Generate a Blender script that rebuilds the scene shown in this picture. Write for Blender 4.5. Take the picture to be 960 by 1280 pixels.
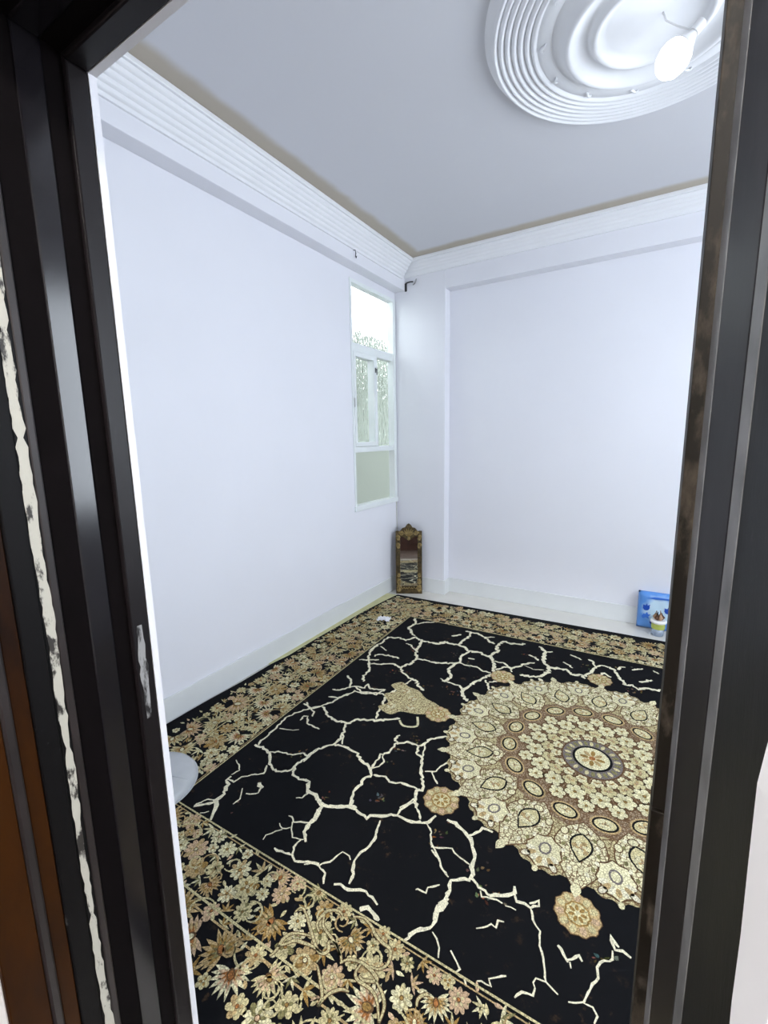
import bpy, bmesh, math, random
from math import sin, cos, pi, radians, hypot, atan2, sqrt
from mathutils import Vector, Matrix

# ------------------------------------------------------------------ clear
for o in list(bpy.data.objects):
    bpy.data.objects.remove(o, do_unlink=True)
S = bpy.context.scene
C = S.collection
rnd = random.Random(11)

# ------------------------------------------------------------------ camera
YAW, PITCH, ROLL, FPX, CAM_H = radians(31.396), radians(-9.447), radians(-1.011), 553.07, 1.465
fwd = Vector((-sin(YAW)*cos(PITCH), cos(YAW)*cos(PITCH), sin(PITCH)))
r0 = Vector((cos(YAW), sin(YAW), 0)); u0 = r0.cross(fwd)
rgt = r0*cos(ROLL) + u0*sin(ROLL); upv = -r0*sin(ROLL) + u0*cos(ROLL)
CAM = Vector((0, 0, CAM_H))
cd = bpy.data.cameras.new('camera'); cam = bpy.data.objects.new('camera', cd); C.objects.link(cam)
cam.matrix_world = Matrix(((rgt.x, upv.x, -fwd.x, 0), (rgt.y, upv.y, -fwd.y, 0), (rgt.z, upv.z, -fwd.z, CAM_H), (0, 0, 0, 1)))
cd.sensor_fit = 'HORIZONTAL'; cd.sensor_width = 36.0; cd.lens = FPX/960*36; cd.clip_start = 0.01
S.camera = cam

def ray(px, py):
    return rgt*((px-480)/FPX) + upv*(-(py-640)/FPX) + fwd
def on_floor(px, py, z=0.0):
    d = ray(px, py); t = (z-CAM_H)/d.z
    return CAM + d*t

# ------------------------------------------------------------------ world, exposure
W = bpy.data.worlds.new('overcast_sky'); S.world = W; W.use_nodes = True
wn = W.node_tree.nodes; wl = W.node_tree.links
bg = wn['Background']; bg.inputs['Color'].default_value = (0.94, 0.965, 1.0, 1); bg.inputs['Strength'].default_value = 6.5
S.view_settings.view_transform = 'Standard'; S.view_settings.look = 'None'
S.view_settings.gamma = 1.0; S.view_settings.use_curve_mapping = False
S.view_settings.exposure = 1.2
BULB_EMISSION = 2.6
HALL_EMISSION = 125.0

# ------------------------------------------------------------------ room numbers (metres)
XL, XR, YB, YF = -2.105, 1.875, 3.81, 0.47      # inner faces of the room
YH = 0.171                                      # hall face of the door wall
ZC = 2.986                                      # ceiling
ZBL, ZBB = 2.752, 2.708                         # beam soffits
XBL, YBB = -2.0, 3.70                           # beam fronts
DX0, DX1, DZ = -0.822, 0.0198, 2.053            # clear door opening

def srgb(r, g, b):
    f = lambda c: (c/12.92 if c <= .04045 else ((c+.055)/1.055)**2.4)
    return (f(r/255), f(g/255), f(b/255))

# ------------------------------------------------------------------ materials
def mat(name, col, rough=0.6, var=0.0, vscale=6.0, bump=0.0, bscale=60.0, metal=0.0, spec=0.5, coat=0.0):
    m = bpy.data.materials.new(name); m.use_nodes = True
    nt = m.node_tree; n = nt.nodes; l = nt.links; b = n['Principled BSDF']
    b.inputs['Base Color'].default_value = (*col, 1); b.inputs['Roughness'].default_value = rough
    b.inputs['Metallic'].default_value = metal; b.inputs['Specular IOR Level'].default_value = spec
    b.inputs['Coat Weight'].default_value = coat
    tc = n.new('ShaderNodeTexCoord')
    if var > 0:
        t = n.new('ShaderNodeTexNoise'); t.inputs['Scale'].default_value = vscale; t.inputs['Detail'].default_value = 5
        l.new(tc.outputs['Object'], t.inputs['Vector'])
        r = n.new('ShaderNodeMapRange'); r.inputs['From Min'].default_value = .3; r.inputs['From Max'].default_value = .7
        r.inputs['To Min'].default_value = 1-var; r.inputs['To Max'].default_value = 1+var
        l.new(t.outputs['Fac'], r.inputs['Value'])
        mx = n.new('ShaderNodeVectorMath'); mx.operation = 'SCALE'; mx.inputs[0].default_value = col
        l.new(r.outputs['Result'], mx.inputs['Scale']); l.new(mx.outputs['Vector'], b.inputs['Base Color'])
    if bump > 0:
        t = n.new('ShaderNodeTexNoise'); t.inputs['Scale'].default_value = bscale; t.inputs['Detail'].default_value = 4
        l.new(tc.outputs['Object'], t.inputs['Vector'])
        bp = n.new('ShaderNodeBump'); bp.inputs['Strength'].default_value = bump; bp.inputs['Distance'].default_value = .004
        l.new(t.outputs['Fac'], bp.inputs['Height']); l.new(bp.outputs['Normal'], b.inputs['Normal'])
    return m

def two_tone(name, ca, cb, lo, hi, scale, stretch=(1, 1, 1), rough=0.4, bump=0.2, rough_b=None):
    """paint ca with patches of cb where a noise field exceeds lo..hi"""
    m = mat(name, ca, rough); nt = m.node_tree; n = nt.nodes; l = nt.links; b = n['Principled BSDF']
    tc = n.new('ShaderNodeTexCoord'); mp = n.new('ShaderNodeMapping'); mp.inputs['Scale'].default_value = stretch
    l.new(tc.outputs['Object'], mp.inputs['Vector'])
    t = n.new('ShaderNodeTexNoise'); t.inputs['Scale'].default_value = scale; t.inputs['Detail'].default_value = 6; t.inputs['Roughness'].default_value = .65
    l.new(mp.outputs['Vector'], t.inputs['Vector'])
    r = n.new('ShaderNodeMapRange'); r.inputs['From Min'].default_value = lo; r.inputs['From Max'].default_value = hi
    l.new(t.outputs['Fac'], r.inputs['Value'])
    mx = n.new('ShaderNodeMix'); mx.data_type = 'RGBA'; mx.inputs['A'].default_value = (*ca, 1); mx.inputs['B'].default_value = (*cb, 1)
    l.new(r.outputs['Result'], mx.inputs['Factor']); l.new(mx.outputs['Result'], b.inputs['Base Color'])
    if rough_b is not None:
        q = n.new('ShaderNodeMapRange'); q.inputs['To Min'].default_value = rough; q.inputs['To Max'].default_value = rough_b
        l.new(r.outputs['Result'], q.inputs['Value']); l.new(q.outputs['Result'], b.inputs['Roughness'])
    bp = n.new('ShaderNodeBump'); bp.inputs['Strength'].default_value = bump; bp.inputs['Distance'].default_value = .002
    l.new(t.outputs['Fac'], bp.inputs['Height']); l.new(bp.outputs['Normal'], b.inputs['Normal'])
    return m

WHITE = (0.80, 0.805, 0.855)
M = {}
M['wall'] = mat('white_wall_paint', WHITE, .55, .012, 2.2, .05, 30)
M['wall_back'] = mat('white_wall_paint_back', WHITE, .55, .014, 1.7, .05, 30)
M['plaster'] = mat('white_plaster_relief', (.83, .84, .87), .5, .015, 8)
M['base'] = mat('white_skirting_tile', (.74, .76, .76), .3, .02, 5)
M['floor'] = mat('cream_floor_tile', (.70, .68, .63), .18, .04, 4)
M['frame_white'] = mat('white_window_paint', (.80, .84, .84), .35, .02, 9)
M['hall'] = mat('hall_wall_paint', (.82, .82, .84), .6, .03, 3)
M['hall_floor'] = mat('hall_floor_tile', (.035, .02, .016), .7, .2, 4)
M['dark'] = two_tone('dark_brown_gloss_paint', (.0075, .0055, .0075), (.02, .017, .018), .55, .8, 30, (1, 1, .25), .2, .06)
M['groove'] = mat('groove_dark_reflection', (.0026, .0016, .0020), .8, .2, 20, spec=.08)  # dark reflections of the slanted rebates put into a darker, duller colour
M['gloss'] = mat('dark_gloss_paint', (.009, .008, .010), .16, .15, 25, spec=.45)
M['edge_highlight'] = mat('grey_edge_highlight', (.13, .13, .135), .45, .35, 30)  # bright edge highlights of the right jamb put into a lighter grey
M['dull'] = two_tone('dull_dark_paint', (.008, .006, .007), (.022, .019, .02), .55, .8, 30, (1, 1, .25), .42, .06)
M['dull'].node_tree.nodes['Principled BSDF'].inputs['Specular IOR Level'].default_value = .22
M['worn'] = two_tone('worn_dark_paint', (.008, .006, .004), (.13, .105, .08), .50, .74, 26, (1, 1, .35), .5, .5, .7); M['worn'].node_tree.nodes['Principled BSDF'].inputs['Specular IOR Level'].default_value = .2
M['lining'] = two_tone('scuffed_black_paint', (.0035, .003, .0035), (.10, .10, .10), .66, .80, 30, (1, 1, .5), .55, .4, .7); M['lining'].node_tree.nodes['Principled BSDF'].inputs['Specular IOR Level'].default_value = .15
M['chip'] = two_tone('chipped_cream_paint', (.52, .50, .43), (.03, .025, .022), .53, .60, 42, (1, 1, .42), .55, .8)
M['amber'] = two_tone('amber_brown_varnish', (.040, .0115, .0006), (.010, .003, .0008), .42, .7, 7, (1, 1, .3), .5, .1); M['amber'].node_tree.nodes['Principled BSDF'].inputs['Specular IOR Level'].default_value = .12
M['seam'] = mat('dark_brown_bead_paint', (.018, .013, .013), .45, .3, 15)

# ceiling with a soft-edged beige band along its edges
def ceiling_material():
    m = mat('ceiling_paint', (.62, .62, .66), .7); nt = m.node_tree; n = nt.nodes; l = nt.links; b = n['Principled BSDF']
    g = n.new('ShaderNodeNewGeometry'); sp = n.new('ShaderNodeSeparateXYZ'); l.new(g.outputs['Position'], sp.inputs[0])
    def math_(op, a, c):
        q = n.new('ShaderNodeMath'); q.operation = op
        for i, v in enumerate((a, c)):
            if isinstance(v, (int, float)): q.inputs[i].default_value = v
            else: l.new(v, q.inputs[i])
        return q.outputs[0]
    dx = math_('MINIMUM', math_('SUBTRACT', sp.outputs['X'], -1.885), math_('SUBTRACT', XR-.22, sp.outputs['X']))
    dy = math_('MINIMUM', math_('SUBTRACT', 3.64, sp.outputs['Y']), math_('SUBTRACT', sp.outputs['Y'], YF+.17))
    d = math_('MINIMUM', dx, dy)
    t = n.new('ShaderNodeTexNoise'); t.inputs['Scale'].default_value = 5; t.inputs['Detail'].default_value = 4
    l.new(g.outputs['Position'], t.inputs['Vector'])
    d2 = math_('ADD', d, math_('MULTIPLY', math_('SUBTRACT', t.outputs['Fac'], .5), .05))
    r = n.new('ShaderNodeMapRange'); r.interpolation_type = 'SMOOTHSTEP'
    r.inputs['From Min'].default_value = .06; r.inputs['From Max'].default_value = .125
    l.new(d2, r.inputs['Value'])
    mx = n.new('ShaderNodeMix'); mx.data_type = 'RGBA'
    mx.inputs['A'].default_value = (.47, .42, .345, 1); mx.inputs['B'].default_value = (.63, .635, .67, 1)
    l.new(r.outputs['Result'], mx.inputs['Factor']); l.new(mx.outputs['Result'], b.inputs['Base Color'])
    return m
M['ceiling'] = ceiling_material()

def glass_material(name, rough, bump, scale, col):
    m = mat(name, col, rough); nt = m.node_tree; n = nt.nodes; l = nt.links; b = n['Principled BSDF']
    b.inputs['Transmission Weight'].default_value = 1.0; b.inputs['IOR'].default_value = 1.35
    tc = n.new('ShaderNodeTexCoord'); mp = n.new('ShaderNodeMapping'); mp.inputs['Scale'].default_value = (1, 1, .55)
    mp.inputs['Rotation'].default_value = (.5, 0, 0)
    l.new(tc.outputs['Object'], mp.inputs['Vector'])
    v = n.new('ShaderNodeTexVoronoi'); v.inputs['Scale'].default_value = scale
    l.new(mp.outputs['Vector'], v.inputs['Vector'])
    bp = n.new('ShaderNodeBump'); bp.inputs['Strength'].default_value = bump; bp.inputs['Distance'].default_value = .01
    l.new(v.outputs['Distance'], bp.inputs['Height']); l.new(bp.outputs['Normal'], b.inputs['Normal'])
    return m
M['glass_pattern'] = glass_material('patterned_window_glass', .06, .55, 34, (.60, .645, .635))
M['glass_frost'] = glass_material('frosted_window_glass', .35, .12, 60, (.545, .575, .56))

# ------------------------------------------------------------------ mesh helpers
def obj(name, bm, material=None, parent=None, smooth=False, bevel=0.0, seg=2):
    me = bpy.data.meshes.new(name)
    bmesh.ops.recalc_face_normals(bm, faces=bm.faces)
    bm.to_mesh(me); bm.free()
    o = bpy.data.objects.new(name, me); C.objects.link(o)
    if material is not None: me.materials.append(material if not isinstance(material, str) else M[material])
    if smooth:
        for p in me.polygons: p.use_smooth = True
    if bevel > 0:
        md = o.modifiers.new('bevel', 'BEVEL'); md.width = bevel; md.segments = seg; md.limit_method = 'ANGLE'; md.angle_limit = radians(35)
    if parent is not None: o.parent = parent
    return o
def bmn(): return bmesh.new()
def add_box(bm, x0, x1, y0, y1, z0, z1):
    v = [bm.verts.new(p) for p in ((x0, y0, z0), (x1, y0, z0), (x1, y1, z0), (x0, y1, z0), (x0, y0, z1), (x1, y0, z1), (x1, y1, z1), (x0, y1, z1))]
    for f in ((0, 3, 2, 1), (4, 5, 6, 7), (0, 1, 5, 4), (1, 2, 6, 5), (2, 3, 7, 6), (3, 0, 4, 7)): bm.faces.new([v[i] for i in f])
    return bm
def box(x0, x1, y0, y1, z0, z1): return add_box(bmn(), x0, x1, y0, y1, z0, z1)
def add_loft(bm, A, B):
    """closed prism between two equal rings of 3D points"""
    a = [bm.verts.new(p) for p in A]; b = [bm.verts.new(p) for p in B]; n = len(a)
    bm.faces.new(a[::-1]); bm.faces.new(b)
    for i in range(n): bm.faces.new([a[i], a[(i+1) % n], b[(i+1) % n], b[i]])
    return bm
def add_lathe(bm, prof, n=64, center=(0, 0, 0), close=True):
    rings = []
    for r, z in prof:
        if r < 1e-6: rings.append([bm.verts.new((center[0], center[1], center[2]+z))])
        else: rings.append([bm.verts.new((center[0]+r*cos(2*pi*k/n), center[1]+r*sin(2*pi*k/n), center[2]+z)) for k in range(n)])
    for a, b in zip(rings, rings[1:]):
        for k in range(n):
            if len(a) == 1 and len(b) == 1: break
            if len(a) == 1: bm.faces.new([a[0], b[k], b[(k+1) % n]])
            elif len(b) == 1: bm.faces.new([a[k], a[(k+1) % n], b[0]])
            else: bm.faces.new([a[k], a[(k+1) % n], b[(k+1) % n], b[k]])
    return bm
def add_tube(bm, pts, rad, n=8):
    pts = [Vector(p) for p in pts]; rings = []
    for i, p in enumerate(pts):
        t = (pts[min(i+1, len(pts)-1)] - pts[max(i-1, 0)]).normalized()
        a = t.cross(Vector((0, 0, 1)))
        if a.length < .05: a = t.cross(Vector((1, 0, 0)))
        a.normalize(); b = t.cross(a)
        r = rad[i] if isinstance(rad, (list, tuple)) else rad
        rings.append([bm.verts.new(p + a*(r*cos(2*pi*k/n)) + b*(r*sin(2*pi*k/n))) for k in range(n)])
    for x, y in zip(rings, rings[1:]):
        for k in range(n): bm.faces.new([x[k], x[(k+1) % n], y[(k+1) % n], y[k]])
    bm.faces.new(rings[0][::-1]); bm.faces.new(rings[-1])
    return bm
def tag(o, label, cat, group=None, kind=None):
    o['label'] = label; o['category'] = cat
    if group: o['group'] = group
    if kind: o['kind'] = kind
    return o
def struct(o, label, cat): return tag(o, label, cat, kind='structure')
def empty(name, loc=(0, 0, 0), rz=0.0):
    o = bpy.data.objects.new(name, None); C.objects.link(o); o.location = loc; o.rotation_euler = (0, 0, rz)
    o.empty_display_size = .05
    return o

# ================================================================== THE SHELL
struct(obj('floor', box(XL-.06, XR+.25, YH, YB+.2, -.1, 0), 'floor'), 'cream glossy tile floor showing beside the rug', 'floor')
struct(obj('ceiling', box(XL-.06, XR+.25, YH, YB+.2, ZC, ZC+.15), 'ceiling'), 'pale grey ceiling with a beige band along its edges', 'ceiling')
# left wall with the window opening
WY0, WY1, WZ0, WZ1 = 3.0, 3.695, .885, 2.692
bm = bmn(); xa, xb = XL-.06, XL
add_box(bm, xa, xb, YH, WY0, 0, ZC); add_box(bm, xa, xb, WY1, YB, 0, ZC)
add_box(bm, xa, xb, WY0, WY1, 0, WZ0); add_box(bm, xa, xb, WY0, WY1, WZ1, ZC)
wl_ = struct(obj('wall_left', bm, 'wall'), 'plain white wall that holds the narrow window', 'wall')
obj('beam', box(XL, XBL, YF, YBB, ZBL, ZC), 'wall', wl_, bevel=.004)
wb_ = struct(obj('wall_back', box(XL-.06, XR+.25, YB, YB+.2, 0, ZC), 'wall_back'), 'plain white wall behind the blue bag', 'wall')
obj('beam', box(-1.61, XR, YBB, YB, ZBB, ZC), 'wall_back', wb_, bevel=.004)
obj('pilaster', box(XL, -1.61, YBB, YB, 0, ZC), 'wall_back', wb_, bevel=.006)
VY0, VY1, VZ0, VZ1 = 1.15, 2.75, .95, 2.55
bm = bmn(); xa, xb = XR, XR+.25
add_box(bm, xa, xb, YH, VY0, 0, ZC); add_box(bm, xa, xb, VY1, YB, 0, ZC)
add_box(bm, xa, xb, VY0, VY1, 0, VZ0); add_box(bm, xa, xb, VY0, VY1, VZ1, ZC)
wr_ = struct(obj('wall_right', bm, 'wall'), 'plain white side wall opposite the window wall', 'wall')
obj('beam', box(XR-.105, XR, YF, YBB, ZBL, ZC), 'wall', wr_, bevel=.004)
# door wall, with the opening
OX0, OX1, OZ = DX0-.045, DX1+.045, DZ+.045
bm = bmn()
add_box(bm, XL, OX0, YH, YF, 0, ZC); add_box(bm, OX1, XR, YH, YF, 0, ZC); add_box(bm, OX0, OX1, YH, YF, OZ, ZC)
wf_ = struct(obj('wall_front', bm, 'hall'), 'white plastered wall around the door opening', 'wall')
obj('beam', box(XL, XR, YF, YF+.105, ZBL, ZC), 'wall', wf_, bevel=.004)

# skirting
def skirting(name, label, segs):
    bm = bmn()
    for s in segs: add_box(bm, *s)
    struct(obj(name, bm, 'base', bevel=.003), label, 'baseboard')
T = .012
skirting('baseboard_left', 'off-white tile skirting under the window wall', [(XL, XL+T, YF, YBB-T, 0, .14)])
skirting('baseboard_back', 'off-white tile skirting behind the blue bag', [(-1.61+T, XR-T, YB-T, YB, 0, .138), (-1.61, -1.61+T, YBB-T, YB, 0, .138), (XL, -1.61, YBB-T, YBB, 0, .138)])
skirting('baseboard_right', 'off-white tile skirting of the bare side wall', [(XR-T, XR, YF, YB-T, 0, .14)])
skirting('baseboard_front', 'off-white tile skirting beside the door', [(XL+T, OX0-.05, YF, YF+T, 0, .14), (OX1+.05, XR-T, YF, YF+T, 0, .14)])

# ribbed plaster cornices: profile in (distance out from the beam, z)
def rib_profile(depth, zlo, zhi, n=5, bulge=.0055):
    pr = [(0, zlo)]
    pr.append((.012, zlo)); pr.append((.014, zlo+.012))
    for k in range(n):
        t0 = k/n; t1 = (k+1)/n
        u0_ = .016+(depth-.03)*t0; u1_ = .016+(depth-.03)*t1
        z0_ = zlo+.016+(zhi-zlo-.04)*t0; z1_ = zlo+.016+(zhi-zlo-.04)*t1
        for j in range(5):
            a = j/4
            bul = sin(pi*a)*bulge
            pr.append((u0_+(u1_-u0_)*a+bul*.8, z0_+(z1_-z0_)*a-bul*.6))
        pr.append((u1_-.0015, z1_+.001))
    pr += [(depth-.004, zhi-.022), (depth, zhi-.016), (depth, zhi), (0, zhi)]
    return pr
P1 = rib_profile(.112, 2.835, 2.985); P2 = rib_profile(.062, 2.855, 2.985, 4, .0035)
bm = add_loft(bmn(), [(XBL+u, YF+.105, z) for u, z in P1], [(XBL+u, YBB-.058, z) for u, z in P1])
tr = obj('trim_1', bm, 'plaster'); struct(tr, 'ribbed white plaster cornice above the window wall', 'cornice')
bm = add_loft(bmn(), [(XBL, YBB-u, z) for u, z in P2], [(XR-.105, YBB-u, z) for u, z in P2])
struct(obj('trim_2', bm, 'plaster'), 'ribbed white plaster cornice above the blue bag wall', 'cornice')
bm = add_loft(bmn(), [(XR-.105-u, YF+.105, z) for u, z in P1], [(XR-.105-u, YBB-.064, z) for u, z in P1])
struct(obj('trim_3', bm, 'plaster'), 'ribbed white plaster cornice above the bare side wall', 'cornice')
bm = add_loft(bmn(), [(XBL+.114, YF+.105+u, z) for u, z in P2], [(XR-.105-.114, YF+.105+u, z) for u, z in P2])
struct(obj('trim_4', bm, 'plaster'), 'ribbed white plaster cornice above the door', 'cornice')

# ceiling rose (lathe, hanging under the ceiling)
MC = (-.115, 2.11)
prof = [(.594, 0.0), (.585, -.004), (.566, -.030)]
for k in range(7):
    ra = .566-.0245*k; rb = ra-.0245
    for j in range(6):
        a = j/5
        prof.append((ra+(rb-ra)*a*.86, -.030-sin(pi*a)*.011-.0005*k))
    prof.append((rb+.001, -.027-.0005*k))
prof += [(.392, -.034), (.350, -.036), (.347, -.034), (.342, -.030), (.300, -.064), (.294, -.072), (.284, -.078), (.274, -.074), (.268, -.066),
         (.245, -.050), (.220, -.046), (.206, -.056), (.197, -.068), (.186, -.070), (.178, -.062), (.172, -.052), (.150, -.044), (.06, -.040), (.0, -.040)]
bm = add_lathe(bmn(), prof, 128, (MC[0], MC[1], ZC))
rose = obj('trim_5', bm, 'plaster', smooth=True); struct(rose, 'round white plaster ceiling rose with concentric ribs', 'ceiling rose')
for k in range(12):                                       # small shell scrolls pressed on the flat ring
    a = 2*pi*k/12+.2
    c = Vector((MC[0]+.374*cos(a), MC[1]+.374*sin(a), ZC-.037)); tdir = Vector((-sin(a), cos(a), 0)); rdir = Vector((cos(a), sin(a), 0))
    pts = [c + tdir*(-.018+.009*j) + rdir*(.010*sin(j*1.3)) + Vector((0, 0, -.002)) for j in range(5)]
    obj('scroll', add_tube(bmn(), pts, [.002, .005, .006, .005, .002], 6), 'plaster', rose, smooth=True)

# ------------------------------------------------------------------ window in the left wall
win = struct(empty('window_1', (XL, (WY0+WY1)/2, WZ0)), 'narrow white window with patterned glass beside the corner', 'window')
def wpart(name, y0, y1, z0, z1, d0, d1, m='frame_white', parent=None, bev=.003):
    """box from depth d0 to d1 behind the wall face (negative = proud), world coordinates"""
    o = obj(name, box(XL-d1, XL-d0, y0, y1, z0, z1), m, None, bevel=bev)
    o.parent = parent or win
    o.matrix_parent_inverse = Matrix.Translation(-Vector(win.location)) if parent is None else Matrix()
    return o
f = .032
wpart('frame_stile', WY0-.012, WY0+.012, WZ0, WZ1, -.008, .060); wpart('frame_stile', WY1-.045, WY1, WZ0, WZ1, -.008, .060)
wpart('head_rail', WY0+.012, WY1-.045, WZ1-.028, WZ1, -.008, .060)
wpart('transom', WY0+.012, WY1-.045, 2.155, 2.222, .0, .060)
wpart('transom', WY0+.012, WY1-.045, 1.352, 1.400, .0, .060)
wpart('sill', WY0-.02, WY1+.004, WZ0-.022, WZ0+.024, -.016, .060)
wpart('mullion', 3.345, 3.378, 1.400, 2.155, .0, .060)
sash = wpart('sash', 3.012, 3.040, 1.402, 2.152, -.012, .058)
bm = bmn()
add_box(bm, XL-.058, XL+.012, 3.012, 3.040, 1.402, 2.152); add_box(bm, XL-.058, XL+.012, 3.308, 3.344, 1.402, 2.152)
add_box(bm, XL-.058, XL+.012, 3.040, 3.308, 1.402, 1.438); add_box(bm, XL-.058, XL+.012, 3.040, 3.308, 2.116, 2.152)
bm.to_mesh(sash.data); bm.free()
lt = obj('latch', add_tube(box(XL+.012, XL+.018, 3.322, 3.334, 2.02, 2.06), [(XL+.018, 3.328, 2.05), (XL+.028, 3.328, 2.05), (XL+.028, 3.328, 2.0)], .004), mat('latch_metal', (.12, .12, .13), .3, metal=.8), sash)
hg = obj('hinge', add_tube(bmn(), [(XL+.014, 3.008, 1.72), (XL+.014, 3.008, 1.79)], .005), mat('hinge_metal', (.5, .5, .5), .4), sash)
def pane(y0, y1, z0, z1, d, m, label=None):
    o = wpart('pane', y0, y1, z0, z1, d, d+.004, m, bev=0)
    if label: o['label'] = label
pane(3.0, 3.66, 2.215, 2.668, .0555, 'glass_pattern'); pane(3.036, 3.312, 1.434, 2.12, .0535, 'glass_pattern')
pane(3.37, 3.66, 1.395, 2.16, .0555, 'glass_pattern'); pane(3.0, 3.66, .90, 1.356, .0555, 'glass_frost', 'plain frosted pane')

# large daylight window in the opposite wall (out of the picture, its reflection shows in the door frame)
def clear_glass():
    m = bpy.data.materials.new('clear_window_glass'); m.use_nodes = True; n = m.node_tree.nodes; l = m.node_tree.links
    n.remove(n['Principled BSDF']); t = n.new('ShaderNodeBsdfTransparent'); t.inputs['Color'].default_value = (.94, .97, 1, 1)
    g = n.new('ShaderNodeBsdfGlossy'); g.inputs['Roughness'].default_value = .03
    mx = n.new('ShaderNodeMixShader'); mx.inputs[0].default_value = .06
    l.new(t.outputs[0], mx.inputs[1]); l.new(g.outputs[0], mx.inputs[2]); l.new(mx.outputs[0], n['Material Output'].inputs['Surface'])
    return m
M['clear'] = clear_glass()
win2 = struct(empty('window_2', (XR, (VY0+VY1)/2, VZ0)), 'wide clear daylight window opposite the narrow patterned one', 'window')
def vpart(name, y0, y1, z0, z1, d0, d1, m='frame_white', bev=.003):
    o = obj(name, box(XR+d0, XR+d1, y0, y1, z0, z1), m, None, bevel=bev)
    o.parent = win2; o.matrix_parent_inverse = Matrix.Translation(-Vector(win2.location)); return o
vpart('frame_stile', VY0, VY0+.05, VZ0, VZ1, .1, .17); vpart('frame_stile', VY1-.05, VY1, VZ0, VZ1, .1, .17)
vpart('head_rail', VY0+.05, VY1-.05, VZ1-.05, VZ1, .1, .17); vpart('bottom_rail', VY0+.05, VY1-.05, VZ0, VZ0+.05, .1, .17)
vpart('mullion', 1.93, 1.97, VZ0+.05, VZ1-.05, .1, .17)
vpart('pane', VY0+.045, 1.935, VZ0+.045, VZ1-.045, .13, .134, 'clear', 0); vpart('pane', 1.965, VY1-.045, VZ0+.045, VZ1-.045, .13, .134, 'clear', 0)
pl = bpy.data.lights.new('daylight_portal', 'AREA'); pl.shape = 'RECTANGLE'; pl.size = VZ1-VZ0; pl.size_y = VY1-VY0; pl.cycles.is_portal = True
po = bpy.data.objects.new('daylight_portal', pl); C.objects.link(po); po.location = (XR+.2, (VY0+VY1)/2, (VZ0+VZ1)/2); po.rotation_euler = (0, radians(90), 0)

# outside of the window: a light well
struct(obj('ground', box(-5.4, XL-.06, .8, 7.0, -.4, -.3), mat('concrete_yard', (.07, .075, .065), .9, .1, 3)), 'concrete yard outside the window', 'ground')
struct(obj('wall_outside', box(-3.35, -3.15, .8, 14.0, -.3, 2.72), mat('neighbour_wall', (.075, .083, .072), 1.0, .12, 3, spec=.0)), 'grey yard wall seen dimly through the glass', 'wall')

# ------------------------------------------------------------------ door frame
door = struct(empty('door_1', ((DX0+DX1)/2, (YH+YF)/2, 0)), 'dark brown glossy door frame with worn paint', 'door frame')
def dpart(name, poly, side, m, zsplit=None, bev=.0018, z0=0.0):
    """poly: (offset out of the opening, y); side L, R or H (head); mitred to the head"""
    if side == 'H':
        A = [(DX0-u, y, DZ+u) for u, y in poly]; B = [(DX1+u, y, DZ+u) for u, y in poly]
    else:
        fx = (lambda u: DX0-u) if side == 'L' else (lambda u: DX1+u)
        A = [(fx(u), y, z0) for u, y in poly]; B = [(fx(u), y, (DZ+u) if zsplit is None else zsplit) for u, y in poly]
    o = obj(name, add_loft(bmn(), A, B), m, None, bevel=bev)
    o.parent = door; o.matrix_parent_inverse = Matrix.Translation(-Vector(door.location))
    return o
BK = .045
for sd in 'LH':
    dpart('door_stop', [(0, .424), (0, .4575), (BK, .4575), (BK, .424)], sd, 'dull', bev=.003)
    dpart('rebate', [(.017, .3996), (.010, .4239), (BK, .4239), (BK, .3996)], sd, 'groove', bev=0)
    dpart('jamb_face', [(.017, .361), (.0155, .3996), (BK, .3996), (BK, .361)], sd, 'gloss', bev=.003)
    dpart('rebate', [(.028, .327), (.0205, .361), (BK, .361), (BK, .327)], sd, 'groove', bev=0)
    dpart('bead', [(.026, .3135), (.025, .327), (BK, .327), (BK, .3135)], sd, 'seam', bev=.003)
    dpart('worn_strip', [(.0265, .297), (.0265, .3135), (BK, .3135), (BK, .297)], sd, 'lining' if sd != 'H' else 'dark', bev=0)
    dpart('lining', [(.025, .264), (.025, .297), (BK, .297), (BK, .264)], sd, 'lining' if sd == 'L' else 'dull', bev=.003)
    dpart('casing', [(.029, .240), (.029, .264), (BK, .264), (BK, .240)], sd, 'amber' if sd == 'L' else 'dull')
    dpart('casing_bead', [(.0265, .224), (.024, .228), (.024, .236), (.0265, .240), (BK, .240), (BK, .224)], sd, 'seam', bev=.002)
    dpart('casing', [(.028, .172), (.028, .224), (BK, .224), (BK, .172)], sd, 'amber' if sd == 'L' else 'dull')
dpart('door_stop', [(0, .424), (0, .4575), (BK, .4575), (BK, .424)], 'R', 'worn', zsplit=1.128, bev=.0008)
dpart('door_stop', [(0.0006, .424), (0.0006, .4575), (BK, .4575), (BK, .424)], 'R', 'worn', z0=1.131, bev=.0008)
dpart('added_highlight_bead', [(.0125, .404), (.0100, .4238), (BK, .4238), (BK, .404)], 'R', 'edge_highlight', bev=.001)  # thin bead added to carry the painted edge highlight
dpart('jamb_face', [(.0245, .361), (.0127, .404), (BK, .404), (BK, .361)], 'R', 'dull', bev=.001)
dpart('added_highlight_bead', [(.0270, .340), (.0247, .361), (BK, .361), (BK, .340)], 'R', 'edge_highlight', bev=.001)
dpart('lining', [(.0245, .200), (.0262, .300), (.0275, .340), (BK, .340), (BK, .200)], 'R', 'lining', bev=.001)
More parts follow.
